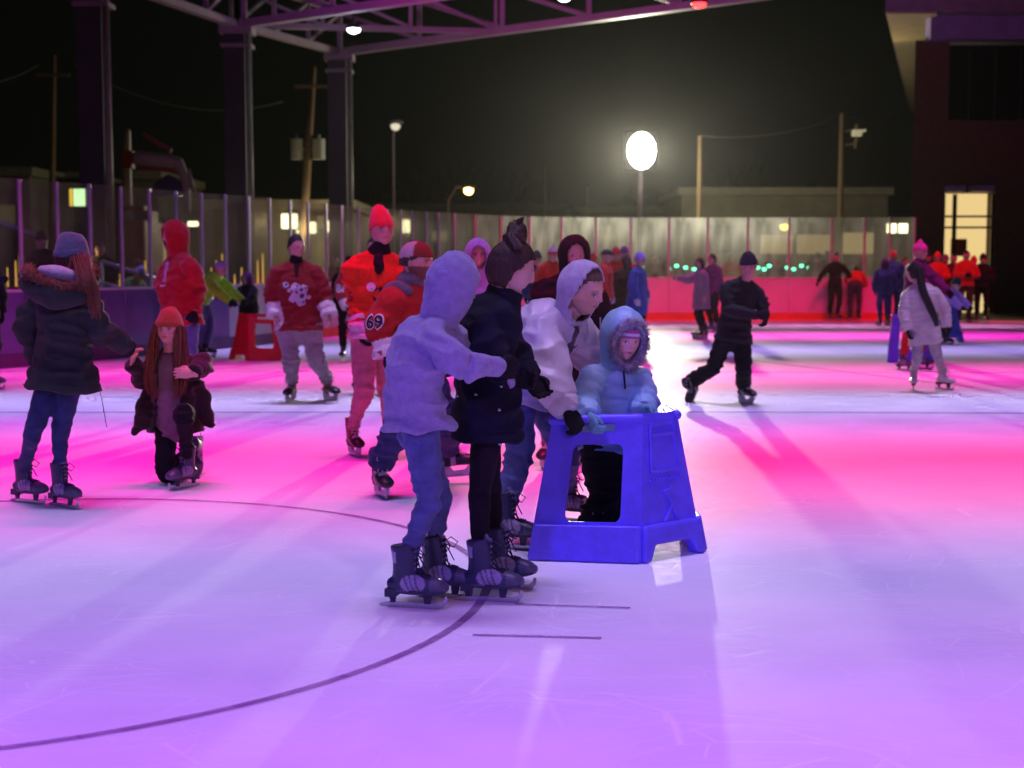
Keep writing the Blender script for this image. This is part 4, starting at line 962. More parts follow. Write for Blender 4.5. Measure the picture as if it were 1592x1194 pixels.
shell(f, 'beanie', mat('red_rib_knit', (.60, .04, .035), .95, bump=.8, scale=140, sheen=.3), (.38, .47, .42), (0, -.03, .10), cutfn=lambda x, y, z: z < .10-.16*np.clip(-y*3, 0, 1)-.0, res=60,
    shape=lambda q, p: q+np.stack([.05*np.clip(p[:, 2], 0, 1)**2, -.16*np.clip(p[:, 2], 0, 1)**2, .30*np.clip(p[:, 2], 0, 1)**1.6], 1), rip=.03)
bm = bmesh.new(); loft(bm, [f.tor(.93), f.tor(1.05), f.N+(f.H-f.N)*.28], [(.10, .095), (.095, .09), (.085, .085)], axis=f.lat, n=18); loft(bm, [f.tor(.96)+f.ft*.09, f.tor(.82)+f.ft*.12, f.tor(.70)+f.ft*.13], [.045, .035, .012], n=10)
loft(bm, [f.N-f.lat*.12-f.ft*.05, f.N-f.ft*.11, f.N+f.lat*.12-f.ft*.05], [.03, .055, .03], n=10); me = fuse(bm, .009, 3); wrinkle(me, .008, 12); f.child('hood', me, BLK)
WHT_ = cloth('jersey_white', (.70, .68, .68)); DK_ = cloth('jersey_black', (.03, .03, .035)); MAR_ = cloth('jersey_maroon', (.2, .02, .02))
decal(f, text_mesh('5', .10), f.sh['R'].lerp(f.arms['R'][0], 1.0)-f.lat*.03, V((-.25, -1, 0)), (0, 0, 1), MAR_, 'number')
bm = bmesh.new()
for pts in ([(-.09, .07), (-.05, .10), (0, .06), (-.03, .03)], [(0, .06), (.06, -.06), (.09, -.05), (.03, .08)], [(.02, -.12), (.15, .03), (.18, .01), (.05, -.14)], [(-.06, .0), (-.02, -.03), (.04, -.10), (-.03, -.06)]):
    bm.faces.new([bm.verts.new((x*.8, y*.8, 0)) for x, y in pts])
me = bpy.data.meshes.new('e'); bm.to_mesh(me); bm.free(); decal(f, me, f.tor(.50)+f.ft*.1, f.ft, (0, 0, 1), DK_, 'crest')
bm = bmesh.new(); bm.faces.new([bm.verts.new((.035*math.cos(a)-.05, .035*math.sin(a)+.06, 0)) for a in np.linspace(0, 2*PI, 14)[:-1]])
me = bpy.data.meshes.new('e'); bm.to_mesh(me); bm.free(); decal(f, me, f.tor(.50)+f.ft*.1, f.ft, (0, 0, 1), WHT_, 'crest_spot', .007)

f = person('bearded man in backward grey cap and red jersey numbered 69', 9.1, near=True, s=1.0, yaw=68, look=(66, 4, 0), hh=.25, tone=(1, .9, .86),
    head=(648, 407, -.02), neck=(636, 447), pelvis=(648, 566), sw=.195, girth=1.02, face=('beard', dict(res=72, beard=((.10, .035, .02), .92))),
    shR=(612, 468, -.12), armR=((592, 508, -.20), (604, 552, -.22)), armL=((690, 520, .1), (700, 560, .0)), curl=.6, glove=GLV,
    legR=((618, 668, -.1), (593, 773), 22), legL=((694, 650, .1), (712, 752), 84, -6, .05), pants=(DENIMD, (.115, .085, .085)), pfold=.016, cuff=.22, skate='hockey',
    top=dict(mat=JER, th=.045, hem=.04, flare=.015, arm=.070, cuffr=.062, bell=.025, fold=.014, paint=jersey_paint((.36, .018, .012), .10), bvh=True, name='jersey'))
bm = bmesh.new(); loft(bm, [f.N-f.lat*.12+f.ft*.06-f.sp*.02, f.N-f.lat*.11-f.ft*.03, f.N-f.ft*.12-f.sp*.01, f.N+f.lat*.11-f.ft*.03, f.N+f.lat*.12+f.ft*.06-f.sp*.02], [.030, .050, .060, .050, .030], n=12); loft(bm, [f.N+f.sp*.02, f.N+(f.H-f.N)*.25], [(.10, .09), (.085, .08)], axis=f.lat, n=16)
me = fuse(bm, .008, 3); wrinkle(me, .008, 12); f.child('hood', me, cloth('grey_fleece', (.14, .13, .15), .95, .4, .5, 120))
nm = text_mesh('69', .115, .02); on = f.sh['R'].lerp(f.arms['R'][0], .75)+V((-.035, 0, -.01))
decal(f, text_mesh('69', .125, .055), on, V((-.15, -1, 0)), (0, 0, 1), WHT_, 'number_outline', .003)
decal(f, nm, on, V((-.15, -1, 0)), (0, 0, 1), DK_, 'number', .006)
haircap(f, HAIRB, fringe=.2, low=-.12)
shell(f, 'cap', mat('grey_cap', (1, 1, 1), .9, vc=True, bump=.4, scale=100), (.375, .465, .44), (0, -.02, .10), cutfn=lambda x, y, z: z < .12-.05*np.clip(-y*3, 0, 1), res=48,
    col=lambda x, y, z: np.where((y > .05)[:, None], (.20, .03, .02), (.42, .40, .38)))
f_cap = f

# big man in the red crest jersey
f = person('heavy man in dark red jersey with white crest and grey sweatpants', 15.3, near=True, vox=.011, s=1.02, yaw=8, look=(38, 4, 0), hh=.25,
    head=(461, 384), neck=(461, 412), pelvis=(464, 506), sw=.21, girth=1.32, face=('man', dict(res=48)),
    armR=((424, 458, 0), (428, 492, -.1)), armL=((503, 456, 0), (512, 490, -.1)), curl=.5,
    legR=((452, 560, -.05), (452, 624), -12), legL=((492, 558, -.02), (514, 622), 42), pants=(SWEAT, (.115, .092, .070)), pfold=.012, skate='brown',
    top=dict(mat=JER, th=.045, hem=.05, flare=.02, arm=.070, cuffr=.058, bell=.015, fold=.012, paint=jersey_paint((.22, .014, .018), .14), bvh=True, name='jersey'))
haircap(f, HAIRK, fringe=.30, low=-.1)
bm = bmesh.new(); loft(bm, [f.tor(.95), f.N+(f.H-f.N)*.3], [(.09, .09), (.075, .075)], axis=f.lat, n=14); loft(bm, [f.tor(.97)+f.ft*.08, f.tor(.80)+f.ft*.155], [.04, .012], n=8); me = fuse(bm, .01, 2); f.child('collar', me, BLK)
random.seed(4)
def splat(cx, cy, r, n=18, j=.35): return [(cx+r*(1+random.uniform(-j, j))*math.cos(a), cy+r*(1+random.uniform(-j, j))*math.sin(a)) for a in np.linspace(0, 2*PI, n, endpoint=False)]
bm = bmesh.new()
for cx, cy, r in ((.02, -.02, .085), (-.02, .05, .05), (.07, .04, .045), (-.12, .085, .032), (.04, -.10, .045), (-.05, -.07, .035), (.12, -.05, .022), (-.085, .02, .02)):
    bm.faces.new([bm.verts.new((x, y, 0)) for x, y in splat(cx, cy, r, 15, .22)])
me = bpy.data.meshes.new('e'); bm.to_mesh(me); bm.free(); decal(f, me, f.tor(.55)+f.ft*.1, f.ft, (0, 0, 1), cloth('crest_white', (.55, .58, .70)), 'crest')
bm = bmesh.new()
for cx, cy, r in ((.045, .03, .016), (-.01, .0, .018), (.05, -.04, .022), (-.115, .085, .014), (.0, .07, .012), (.06, -.10, .012), (.09, .05, .012)): bm.faces.new([bm.verts.new((x, y, 0)) for x, y in splat(cx, cy, r, 9, .3)])
me = bpy.data.meshes.new('e'); bm.to_mesh(me); bm.free(); decal(f, me, f.tor(.55)+f.ft*.1, f.ft, (0, 0, 1), cloth('crest_navy', (.03, .04, .12)), 'crest_mark', .009)

f = person('skater in dark red jersey and jeans mostly hidden behind the tall orange jersey', 16.2, s=1.0, yaw=-5, look=(-5, 0, 0), hh=.24,
    head=(582, 386), neck=(575, 412), pelvis=(566, 500), sw=.24, girth=1.1, armR=((532, 450, 0), (541, 480, -.1)), armL=((610, 455, 0), (606, 490, -.1)), glove=GLV,
    legR=((560, 550), (555, 612), 0), legL=((583, 552), (592, 616), 14), pants=(DENIM, (.10, .075, .065)), skate='rental',
    top=dict(mat=JER, th=.045, hem=.05, arm=.068, cuffr=.055, fold=.01, paint=jersey_paint((.28, .018, .022), .10), bvh=True, name='jersey'))
haircap(f, HAIRK, low=-.1)
decal(f, text_mesh('86', .13, .04), f.sh['R'].lerp(f.arms['R'][0], .95)+V((-.0, 0, 0)), V((0, -1, 0)), (0, 0, 1), WHT_, 'number')

# red hooded sweatshirt
REDC = cloth('red_fleece', (.34, .012, .016), .95, .3, .5, 110)
f = person('tall figure in red hooded sweatshirt and jeans behind the kneeling girl, hood up', 13.8, near=True, vox=.011, s=1.06, yaw=-48, look=(-60, 8, 0), hh=.25,
    head=(271, 366), neck=(279, 400), pelvis=(282, 494), sw=.20, girth=1.1, armR=((256, 445, 0), (262, 485, -.1)), armL=((306, 448, -.05), (302, 486, -.15)), glove=GLV, curl=.8,
    legR=((272, 570), (268, 646), -30), legL=((293, 570), (300, 650), -10), pants=(DENIM, (.11, .08, .07)), skate='rental',
    top=dict(mat=REDC, th=.045, hem=.06, flare=.02, arm=.066, cuffr=.045, fold=.016, bvh=True, name='sweatshirt'))
hood_up(f, REDC, r=(.46, .55, .60), open_=(.26, .38), front=.2, fold=.03)
bm = bmesh.new()
for x0, x1, y0, y1 in ((-.02, -.008, -.07, .10), (.012, .028, -.10, .11), (-.03, .03, .10, .115), (-.02, .02, -.115, -.10)): bm.faces.new([bm.verts.new(p) for p in ((x0, y0, 0), (x1, y0, 0), (x1, y1, 0), (x0, y1, 0))])
me = bpy.data.meshes.new('e'); bm.to_mesh(me); bm.free(); decal(f, me, f.tor(.72)+f.ft*.1, (f.ft-f.lat*.1).normalized(), (0, 0, 1), cloth('print_silver', (.6, .6, .7)), 'print')

# two hooded skaters behind the pair
f = person('person in pale grey hooded jacket seen just above the lavender sweatshirt', 13.0, s=1.0, yaw=10, look=(5, 5, 0), hh=.245,
    head=(743, 397), neck=(746, 432), pelvis=(748, 530), sw=.2, girth=1.0, armR=((716, 485), (722, 530)), armL=((778, 485), (772, 530)), legR=((735, 590), (733, 660), 0), legL=((760, 590), (763, 664), 10),
    pants=(BLK, (.11, .08, .07)), top=dict(mat=HOODIE, th=.045, hem=.05, arm=.066, fold=.014))
hood_up(f, HOODIE, r=(.50, .58, .62), open_=(.30, .46), oz=-.06, front=.12)
f = person('person in black hooded sweatshirt with hood up behind the man in white', 10.6, near=True, vox=.012, s=1.0, yaw=-4, look=(8, 6, 0), hh=.245,
    head=(893, 396), neck=(888, 437), pelvis=(872, 545), sw=.2, girth=1.0, face=('man', dict(res=48)), armR=((838, 500), (845, 560)), armL=((935, 500), (925, 560)), legR=((862, 640), (849, 728), -15), legL=((888, 640), (897, 718), 15),
    pants=(BLK, (.11, .08, .07)), skate='brown', top=dict(mat=BLK, th=.05, hem=.05, arm=.066, fold=.014))
hood_up(f, BLK, r=(.50, .58, .60), open_=(.32, .44), oz=-.04, front=.12)

# black skater gliding
f = person('skater all in black with knitted hat, pushing off on one leg', 15.1, near=True, vox=.011, s=1.0, yaw=8, look=(-10, 8, 4), hh=.245,
    head=(1164, 414, -.1), neck=(1156, 439), pelvis=(1141, 521), sw=.19, girth=1.0, face=('man', dict(res=48)), bend=.03,
    armR=((1134, 482, -.12), (1178, 490, -.32)), armL=((1184, 470, .02), (1191, 492, -.06)), hdirR=(1206, 492, -.36), hdirL=(1188, 514, -.10), glove=GLV, curl=.8, gthick=1.3,
    legR=((1109, 571, .12), at(1080, 630, 15.5), -30, 40, .03), legL=((1156, 570, -.05), (1160, 626), 28), pants=(BLK, (.105, .082, .080)), cuff=.13, pfold=.012, skate='hockey',
    top=dict(mat=cloth('black_softshell', (.02, .02, .024), .7), th=.032, hem=.06, flare=.03, arm=.055, fold=.012))
beanie(f, mat('dark_rib_knit', (.03, .02, .04), .95, bump=.8, scale=140), tall=.10)
# the long haired girl in the white puffer coat
f = person('girl with long dark ponytail in white quilted coat and white figure skates', 16.5, near=True, vox=.011, s=.86, yaw=168, look=(-150, 8, 0), hh=.22,
    head=(1420, 424), neck=(1430, 446), pelvis=(1437, 512), sw=.18, girth=1.0, bend=.02,
    armL=((1407, 488), (1411, 514, -.05)), armR=((1468, 480), (1472, 508, -.02)), glove=GLV, curl=.7,
    legL=((1426, 556), (1420, 607), -15), legR=((1458, 556, .1), (1469, 606), 30), pants=(cloth('white_legging', (.45, .42, .46), .8), (.092, .066, .05)), skate='figure', pfold=.004,
    top=dict(mat=PUFW, th=.040, hem=.17, flare=.025, arm=.058, cuffr=.045, fold=.006, puff=(.060, .011), smooth=3, name='quilted_coat'))
haircap(f, HAIRK, fringe=.3, low=-.35)
locks(f, HAIRK, [[f.HM @ V((0, -.42, .12)), f.N-f.ft*.16-f.sp*.02-f.lat*.02, f.tor(.6)-f.ft*.18-f.lat*.07, f.tor(.25)-f.ft*.17-f.lat*.12, f.tor(.08)-f.ft*.17-f.lat*.13]], .026, 26, .016, name='ponytail', tip=.35)

# ------------------------------------------------------------------ smaller figures farther off
def far(label, px, fy, h, yaw, top, pants, arms='down', hat=None, hood=None, hair=None, hem=.1, look=None, group=None, G=None, skate='hockey', lean=0, bow=0, girth=1.0, th=.045, cuffs=None, flare=.01, face=None, noskates=False, wide=.12, gl=None, sk_s=1):
    G = gr(px, fy) if G is None else G
    s = h/1.78; ya = R(yaw); fwd = V((math.sin(ya), -math.cos(ya), 0)); lat = V((math.cos(ya), math.sin(ya), 0)); UP = V((0, 0, 1))
    P = G+UP*.99*s-fwd*lean*.3*s; N = G+UP*(1.50-.25*lean-.3*bow)*s+fwd*(.02+lean*.35+bow*.5)*s; Hh = N+UP*(.142-.10*bow)*s+fwd*(.03+.06*lean+.15*bow)*s
    k = dict(pelvis=P, neck=N, head=Hh, s=s, yaw=yaw, look=look or (yaw, 4+20*lean+40*bow, 0), hh=.24*(s**.45), girth=girth, vox=.016, sw=.19, bend=.01+.04*lean)
    for n, q in (('L', 1), ('R', -1)):
        sh = N-UP*.07*s+lat*q*.19*s
        if arms == 'out': el, wr = sh+(-UP*.20+lat*q*.16)*s, sh+(-UP*.40+lat*q*.28)*s
        elif arms == 'front': el, wr = sh+(-UP*.26+lat*q*.05+fwd*.05)*s, sh+(-UP*.26-lat*q*.04+fwd*.28)*s
        elif arms == 'fold': el, wr = sh+(-UP*.26+lat*q*.08+fwd*.03)*s, sh+(-UP*.26-lat*q*.12+fwd*.17)*s
        elif arms == 'phone': el, wr = (sh+(-UP*.14+fwd*.22)*s, sh+(-UP*.10+fwd*.46)*s) if n == 'R' else (sh+(-UP*.27+lat*.05)*s, sh+(-UP*.50+lat*.06)*s)
        elif arms == 'push': el, wr = sh+(-UP*.20+lat*q*.04+fwd*.16)*s, sh+(-UP*.34+fwd*.36)*s
        else: el, wr = sh+(-UP*.27+lat*q*.06)*s, sh+(-UP*.50+lat*q*.05+fwd*.07)*s
        k['arm'+n] = (el, wr)
        ft = G+lat*q*wide*s; k['leg'+n] = (ft+UP*.56*s+fwd*.05*s, ft, yaw+q*14)
    if gl is not False: k['glove'] = gl or GLV
    k['pants'] = (pants, (.105, .078, .064)); k['skate'] = skate; k['noskates'] = noskates; k['sk_s'] = sk_s
    k['top'] = dict(mat=top, th=th, hem=hem, flare=flare, arm=.062, cuffr=.045, fold=.010, smooth=3)
    if cuffs: k['top']['paint'] = cuffs
    if face: k['face'] = face
    f = person(label, None, group, **k)
    if hat is not None: beanie(f, hat, tall=.16, fold=False)
    if hood is not None: hood_up(f, hood, open_=(.30, .42), front=.12)
    if hair is not None: haircap(f, hair, low=-.4)
    return f
def cl(n, c): return cloth(n, c)
c_blk = BLK; c_navy = cl('navy_coat', (.03, .05, .16)); c_red = cl('red_jacket', (.55, .03, .02)); c_brn = cl('brown_coat', (.07, .035, .02)); c_blue = cl('blue_long_coat', (.05, .07, .30)); c_gry = cl('grey_coat', (.30, .28, .30))
c_pur = cl('purple_coat', (.09, .02, .10)); c_redh = cl('red_knit', (.6, .03, .03)); c_purh = cl('purple_knit', (.22, .05, .30)); c_blh = cl('lilac_knit', (.30, .25, .65)); c_drk = cl('dark_knit', (.03, .03, .035)); c_rp = cl('red_snow_pants', (.50, .02, .03))
# at the left edge
f = far('person in black coat reaching out an arm at the far left of the ice', -22, 606, 1.74, 60, c_blk, c_blk, arms='phone', hair=HAIRK, hem=.12, skate='rental')
# hi-vis steward bending, small child at the red aid
hv = cl('hi_vis_yellow', (.28, .95, .02))
f = far('steward in bright yellow high visibility jacket bending beside the red skate aid', 318, 556, 1.72, 70, hv, DENIM, arms='push', hood=None, hem=.03, bow=.32, lean=.2)
beanie(f, cl('pale_lilac_helmet', (.45, .38, .6)), tall=.02, fold=False)
bm = bmesh.new()
for t in (.2, .55):
    c = f.tor(t); pts = [c+f.lat*.20*math.cos(a)+f.ft*.165*math.sin(a) for a in np.linspace(0, 2*PI, 25)]; add_tube(bm, pts, .014, 6)
f.child_bm('reflective_band', bm, cloth('silver_tape', (.6, .6, .62), .3))
f = far('small child in dark snowsuit with purple hood holding the red skate aid', 388, 546, 1.34, -30, c_blk, c_blk, arms='push', hood=c_pur, girth=1.15)
# centre group by the far ice
f = far('person in white and red bobble hat and red jacket, behind the black hood', 858, 548, 1.78, 10, c_red, c_blk, arms='down', look=(-10, 0, 0), gl=cl('white_glove', (.7, .7, .7)))
beanie(f, mat('bobble_white_knit', (.55, .45, .5), .9, bump=.7, scale=120), tall=.04, fold=False); shell(f, 'band', c_redh, (.385, .47, .42), (0, -.02, .13), cutfn=lambda x, y, z: (z < .10) | (z > .28), thick=.04)
shell(f, 'bobble', mat('bobble_white_knit', (.55, .45, .5)), (.13, .13, .12), (0, -.03, .58), rip=.3, res=14)
f = far('person in dark cap and red jersey at the left of the standing group', 938, 542, 1.76, 75, c_red, c_navy, arms='down', hair=None, look=(80, 0, 0), gl=cl('white_glove', (.7, .7, .7)), girth=1.1)
shell(f, 'cap', c_drk, (.39, .47, .44), (0, 0, .10), cutfn=lambda x, y, z: z < .14, thick=.04); shell(f, 'peak', c_drk, (.28, .34, .05), (0, .36, .16), thick=.02, res=20)
f = far('person in red hat just behind the dark capped fan', 956, 538, 1.78, 0, c_red, c_blk, hat=c_redh, arms='down')
f = far('person in purple hat, farthest back of the standing group', 968, 528, 1.82, 20, c_red, c_blk, hat=c_purh, arms='down')
f = far('long haired person in dark brown coat within the standing group', 974, 540, 1.66, 190, c_brn, c_blk, hair=HAIRB, hem=.28)
locks(f, HAIRB, [[f.HM @ V((x, -.38, 0)), f.N-f.ft*.12-f.sp*.05, f.tor(.6)-f.ft*.13] for x in (-.15, 0, .15)], .03, 6, .02)
f = far('person in long blue coat and lilac hat at the right of the standing group', 990, 541, 1.68, 60, c_blue, c_blk, hat=c_blh, hem=.34, flare=.05, arms='down', gl=cl('white_glove', (.7, .7, .7)))
# pair with the outstretched arm
f = far('young woman in open pale grey coat holding her phone hand out, hockey skates on', 1089, 527, 1.62, -75, c_gry, c_blk, arms='phone', hair=HAIRB, hem=.30, flare=.03, look=(-75, 0, 0), gl=False, wide=.09, sk_s=1.1)
locks(f, HAIRB, [[f.HM @ V((x, -.2, 0)), f.N-f.ft*.06+f.lat*x*.3, f.tor(.7)-f.ft*.10+f.lat*x*.4] for x in (-.3, -.1, .1, .3)], .028, 5, .02)
f = far('person in dark plum coat standing close behind the young woman in grey', 1108, 517, 1.72, -60, c_pur, c_blk, arms='down', hair=HAIRK, hem=.12, skate='rental')
# by the far boards
f = far('slim figure in black with arms held out from the sides near the far boards', 1297, 499, 1.80, 10, c_blk, c_blk, arms='out', hair=HAIRK, hem=.05, th=.03)
f = far('person in red jacket stooping forward near the far boards', 1328, 499, 1.76, 165, c_red, cl('plum_trousers', (.05, .02, .07)), arms='push', bow=.75, lean=.1, hem=.03, hair=HAIRK)
f = far('person in navy padded coat and red hat', 1386, 506, 1.80, 160, c_navy, c_navy, arms='down', hat=c_redh, hem=.14, girth=1.2, hood=None)
f = far('smaller person with purple hood beside the navy padded coat', 1374, 507, 1.62, 175, c_navy, c_navy, arms='down', hood=c_pur, hem=.12, girth=1.1)
# behind the white puffer girl
f = far('adult in dark violet jacket and bobble hat pushing the deep blue aid', 1421, 575, 1.80, 45, c_pur, c_rp, arms='push', skate='rental', hem=.06, wide=.24)
beanie(f, mat('pink_knit', (.55, .10, .35), .9, bump=.7, scale=120), tall=.02, fold=False); shell(f, 'bobble', mat('pink_knit', (.55, .10, .35)), (.15, .15, .13), (0, -.03, .55), rip=.3, res=14)
f = far('small child in lavender jacket and dark hat leaning on the paler skate aid', 1470, 536, 1.30, 40, cl('lavender_jacket', (.35, .24, .60)), c_blk, arms='push', hat=c_drk, lean=.5, girth=1.2)
# more skaters in the throng at the right and the middle
for px, fy, h, y, c, hat, hair, lab in ((1402, 503, 1.66, 30, c_blk, None, HAIRB, 'person in black between the navy padded coat and the girl in white'), (1441, 499, 1.8, -20, c_navy, c_drk, None, 'person in navy and dark hat behind the bobble hat'),
    (1466, 499, 1.72, 15, c_blk, c_purh, None, 'person in black and purple hat between the red jackets'), (1512, 499, 1.68, -30, c_brn, c_redh, None, 'person in brown and red hat beside the tall red jacket'),
    (832, 544, 1.7, 30, c_navy, c_drk, None, 'person in navy between the topknot and the black hood'), (922, 536, 1.66, -20, c_brn, c_redh, None, 'person in brown and red hat behind the white hood'), (544, 560, 1.62, 10, c_blk, None, HAIRK, 'small dark figure left of the tall orange jersey')):
    far(lab, px, fy, h, y, c, c_blk, arms='down', hat=hat, hair=hair, hem=.1, girth=1.05)
# waiting at the door on the right
for px, fy, h, y, c, hat, hair, lab, pc in ((1454, 501, 1.78, -5, c_red, c_redh, None, 'person in bright red jacket and red hat standing before the doorway post', c_brn),
    (1479, 500, 1.76, 10, c_brn, None, HAIRK, 'person in dark red brown clothes standing between two red jackets', c_blk),
    (1499, 502, 1.84, 0, c_red, None, HAIRK, 'tall dark haired person in red jacket with hands clasped before the lit door', c_brn),
    (1525, 501, 1.74, -10, c_blk, c_drk, None, 'person all in black with dark hat at the right of the red jackets', c_blk)):
    far(lab, px, fy, h, y, c, pc, arms='fold', hat=hat, hair=hair, hem=.08, girth=1.1)
# lookers-on outside the glass
def on(px, D): return V(((px-PX0)/F*D, D, 0))
for px, D, h, y, c, hat, hair, hood, lab in ((1014, 39.6, 1.76, 5, c_brn, None, HAIRK, None, 'onlooker in brown coat outside the end glass, left of a pair'),
    (1027, 39.9, 1.70, -15, c_blk, c_drk, None, None, 'onlooker in black outside the end glass, right of a pair'),
    (1134, 39.7, 1.80, 0, c_red, None, HAIRB, None, 'onlooker in red outside the end glass beside the black skater'),
    (1204, 39.6, 1.58, 0, c_pur, c_redh, None, None, 'short onlooker in plum coat and red hat outside the end glass'),
    (1268, 39.6, 1.78, 20, c_pur, c_drk, None, None, 'onlooker in dark plum coat beside a glass post'),
    (1283, 40.6, 1.88, 0, c_gry, None, HAIRB, None, 'taller onlooker in grey behind the plum coat'),
    (1245, 41.5, 1.70, 0, c_navy, c_drk, None, None, 'onlooker in navy coat and dark hat farther back behind the glass'),
    (1178, 41.8, 1.74, 10, c_gry, None, HAIRK, None, 'dark haired onlooker in grey farther back behind the glass'),
    (1152, 42.5, 1.7, 0, c_drk, None, HAIRB, None, 'onlooker in charcoal far behind the glass, right of the black skater'), (1193, 43, 1.8, 0, c_brn, c_drk, None, None, 'onlooker in brown and dark hat far behind the glass, left of the short one'),
    (1224, 42.8, 1.74, 0, c_gry, c_drk, None, None, 'onlooker in grey and dark hat far behind the glass'), (1258, 43.2, 1.8, 0, c_blk, None, HAIRB, None, 'brown haired onlooker in black far behind the plum coat'), (1048, 42, 1.7, 0, c_drk, c_drk, None, None, 'onlooker in charcoal and dark hat left of the woman in grey'),
    (1336, 40.2, 1.74, 0, c_brn, c_redh, None, None, 'onlooker in brown coat and red hat near the right end of the glass'),
    (520, 31.5, 1.66, 30, c_blk, None, HAIRK, None, 'dark haired onlooker in black at the curved corner of the glass')):
    far(lab, px, 0, h, y, c, c_blk, arms='fold', hat=hat, hair=hair, hood=hood, G=on(px, D), noskates=True)
for px, D, h, y, c, hat, hair, lab, bow in ((72, 22.6, 2.0, -20, c_blk, c_drk, None, 'tall dark onlooker by the handrail outside the side glass', 0), (196, 24.4, 1.62, 60, cl('green_jacket', (.10, .30, .08)), c_blh, None, 'onlooker in green jacket leaning forward outside the side glass', .5),
    (232, 25.0, 1.62, -60, c_pur, c_drk, None, 'onlooker in purple coat facing the green jacket', .2), (160, 26.5, 1.9, 0, c_blk, None, HAIRK, 'onlooker in black standing by the dark roof column', 0), (100, 23.4, 1.5, 10, c_navy, c_drk, None, 'onlooker in navy partly behind the woman in the grey beanie', 0)):
    far(lab, px, 0, h, y, c, c_blk, arms='front', hat=hat, hair=hair, G=on(px, D), noskates=True, bow=bow)

# ------------------------------------------------------------------ roof: columns and trusses
STEELP = paint('painted_steel', (.26, .20, .27), .5, .1, 8)
def column(px0, px1, D, h, lab):
    c = on((px0+px1)/2, D); root = empty('roof_column', c, 0, lab, 'column', 'columns of the rink roof')
    wpx = (px1-px0)/F*D; dk = paint('dark_column_paint', (.05, .04, .065), .5, .1, 6)
    bm = bmesh.new(); add_box(bm, (-.09, .15, h/2), (wpx-.20, .5, h), bev=.02); bm_obj('shaft', bm, dk, root)
    bm = bmesh.new(); add_tube(bm, [(wpx/2-.09, -.12, 0), (wpx/2-.09, -.12, h)], .085, 14); bm_obj('pipe', bm, paint('pipe_grey', (.30, .29, .27), .45, .05), root, True)
    bm = bmesh.new(); add_box(bm, (-.02, .1, h+.16), (wpx+.1, .7, .30), bev=.02); add_box(bm, (-.02, .1, h-.3), (wpx+.02, .62, .10), bev=.01); bm_obj('cap_plate', bm, STEELP, root)
    bm = bmesh.new(); add_box(bm, (-.02, .1, .04), (wpx+.25, .8, .08), bev=.01); bm_obj('base_plate', bm, STEELP, root)
    return c
cA = column(130, 184, 32.0, 7.5, 'dark roof column nearest the camera with a pipe on its right side')
cB = column(354, 399, 38.6, 7.6, 'middle of the three dark roof columns with a pale lit pipe')
cC = column(513, 552, 43.6, 7.6, 'farthest roof column, slimmest of the three, where two trusses meet')
def truss(a, b, n, dep, lab, r=.14):
    a = V(a); b = V(b); root = empty('roof_truss', (a+b)/2, 0, lab, 'truss', 'steel trusses under the roof'); o = (a+b)/2
    d = (b-a); up = V((0, 0, dep)); side = V((-d.y, d.x, 0)).normalized()
    def put(name, segs, w, h):
        bm = bmesh.new()
        for p, q in segs: add_bar(bm, p-o, q-o, w, h)
        bm_obj(name, bm, STEELP, root)
    put('bottom_chord', [(a, b)], r*2, r*1.5); put('top_chord', [(a+up, b+up)], r*2, r*1.6)
    for i in range(n+1):
        p = a+d*(i/n); put('upright', [(p+V((0, 0, r*.7)), p+up-V((0, 0, r*.7)))], r*1.0, r*1.0)
        if i < n:
            q = a+d*((i+1)/n); e = (V((0, 0, r*.6))); put('diagonal', [(p+up-e, q+e)] if i % 2 == 0 or True else [], r*.95, r*.8)
    return root
e7 = V((0, 0, 7.85)); sl = V((.945, -.326, .072))
truss(cC+e7, cC+e7+sl*31.2, 12, 1.25, 'roof truss running right from the farthest column')
truss(cB+e7+V((.2, -.1, 0)), cB+e7+V((.2, -.1, 0))+sl*28.6, 11, 1.25, 'roof truss running right from the middle column')
truss(cC+e7, cB+e7, 3, 1.25, 'short eave truss between the middle and farthest columns', .12)
truss(cB+e7, cA+e7, 4, 1.25, 'eave truss between the nearest and middle columns', .12)
truss(cB+e7+V((-.4, 1.2, .2)), cC+e7+sl*5+V((0, 0, .0)), 3, 1.1, 'slanting brace truss crossing toward the far truss', .10)
def fixture(p, col, es, lab, power=0):
    root = empty('truss_light', p, 0, lab, 'lamp', None)
    bm = bmesh.new(); add_tube(bm, [(0, 0, .30), (0, 0, .12)], [.03, .03], 8); add_tube(bm, [(0, .0, .14), (0, 0, .10), (0, 0, -.02)], [.08, .17, .20], 18); bm_obj('housing', bm, BLACKP, root, True)
    bm = bmesh.new(); add_ell(bm, (0, 0, -.03), (.17, .17, .10)); bm_obj('lens', bm, glow('glow_%d_%d_%d' % tuple(int(c*99) for c in col), col, es), root, True)
    if power: lamp('POINT', 'fixture_light', V(p)-V((0, 0, .35)), V(p)-V((0, 0, 2)), col, power, shadow_soft_size=.15)
fixture(at(550, 44, 38.0), (.85, 1, .98), 14, 'white lamp hanging below the truss beside the farthest column', 30)
fixture(at(877, -6, 36.5), (.9, .95, 1), 14, 'white lamp at the middle of the truss, cut by the top of the view')
fixture(at(1087, 4, 33.8), (1, .02, .02), 9, 'small red lamp on the truss above the floodlight')
# added magenta wash lamps that colour the steelwork from below
for x, y, c, p in ((0, 31, (1, .05, .6), 90), (6, 26, (.8, .06, .85), 90), (-4, 29, (.7, .05, .8), 50)):
    o = spot((x, y, 3.2), (x+1, y+7, 12), c, p*24, 80, .9, .3)

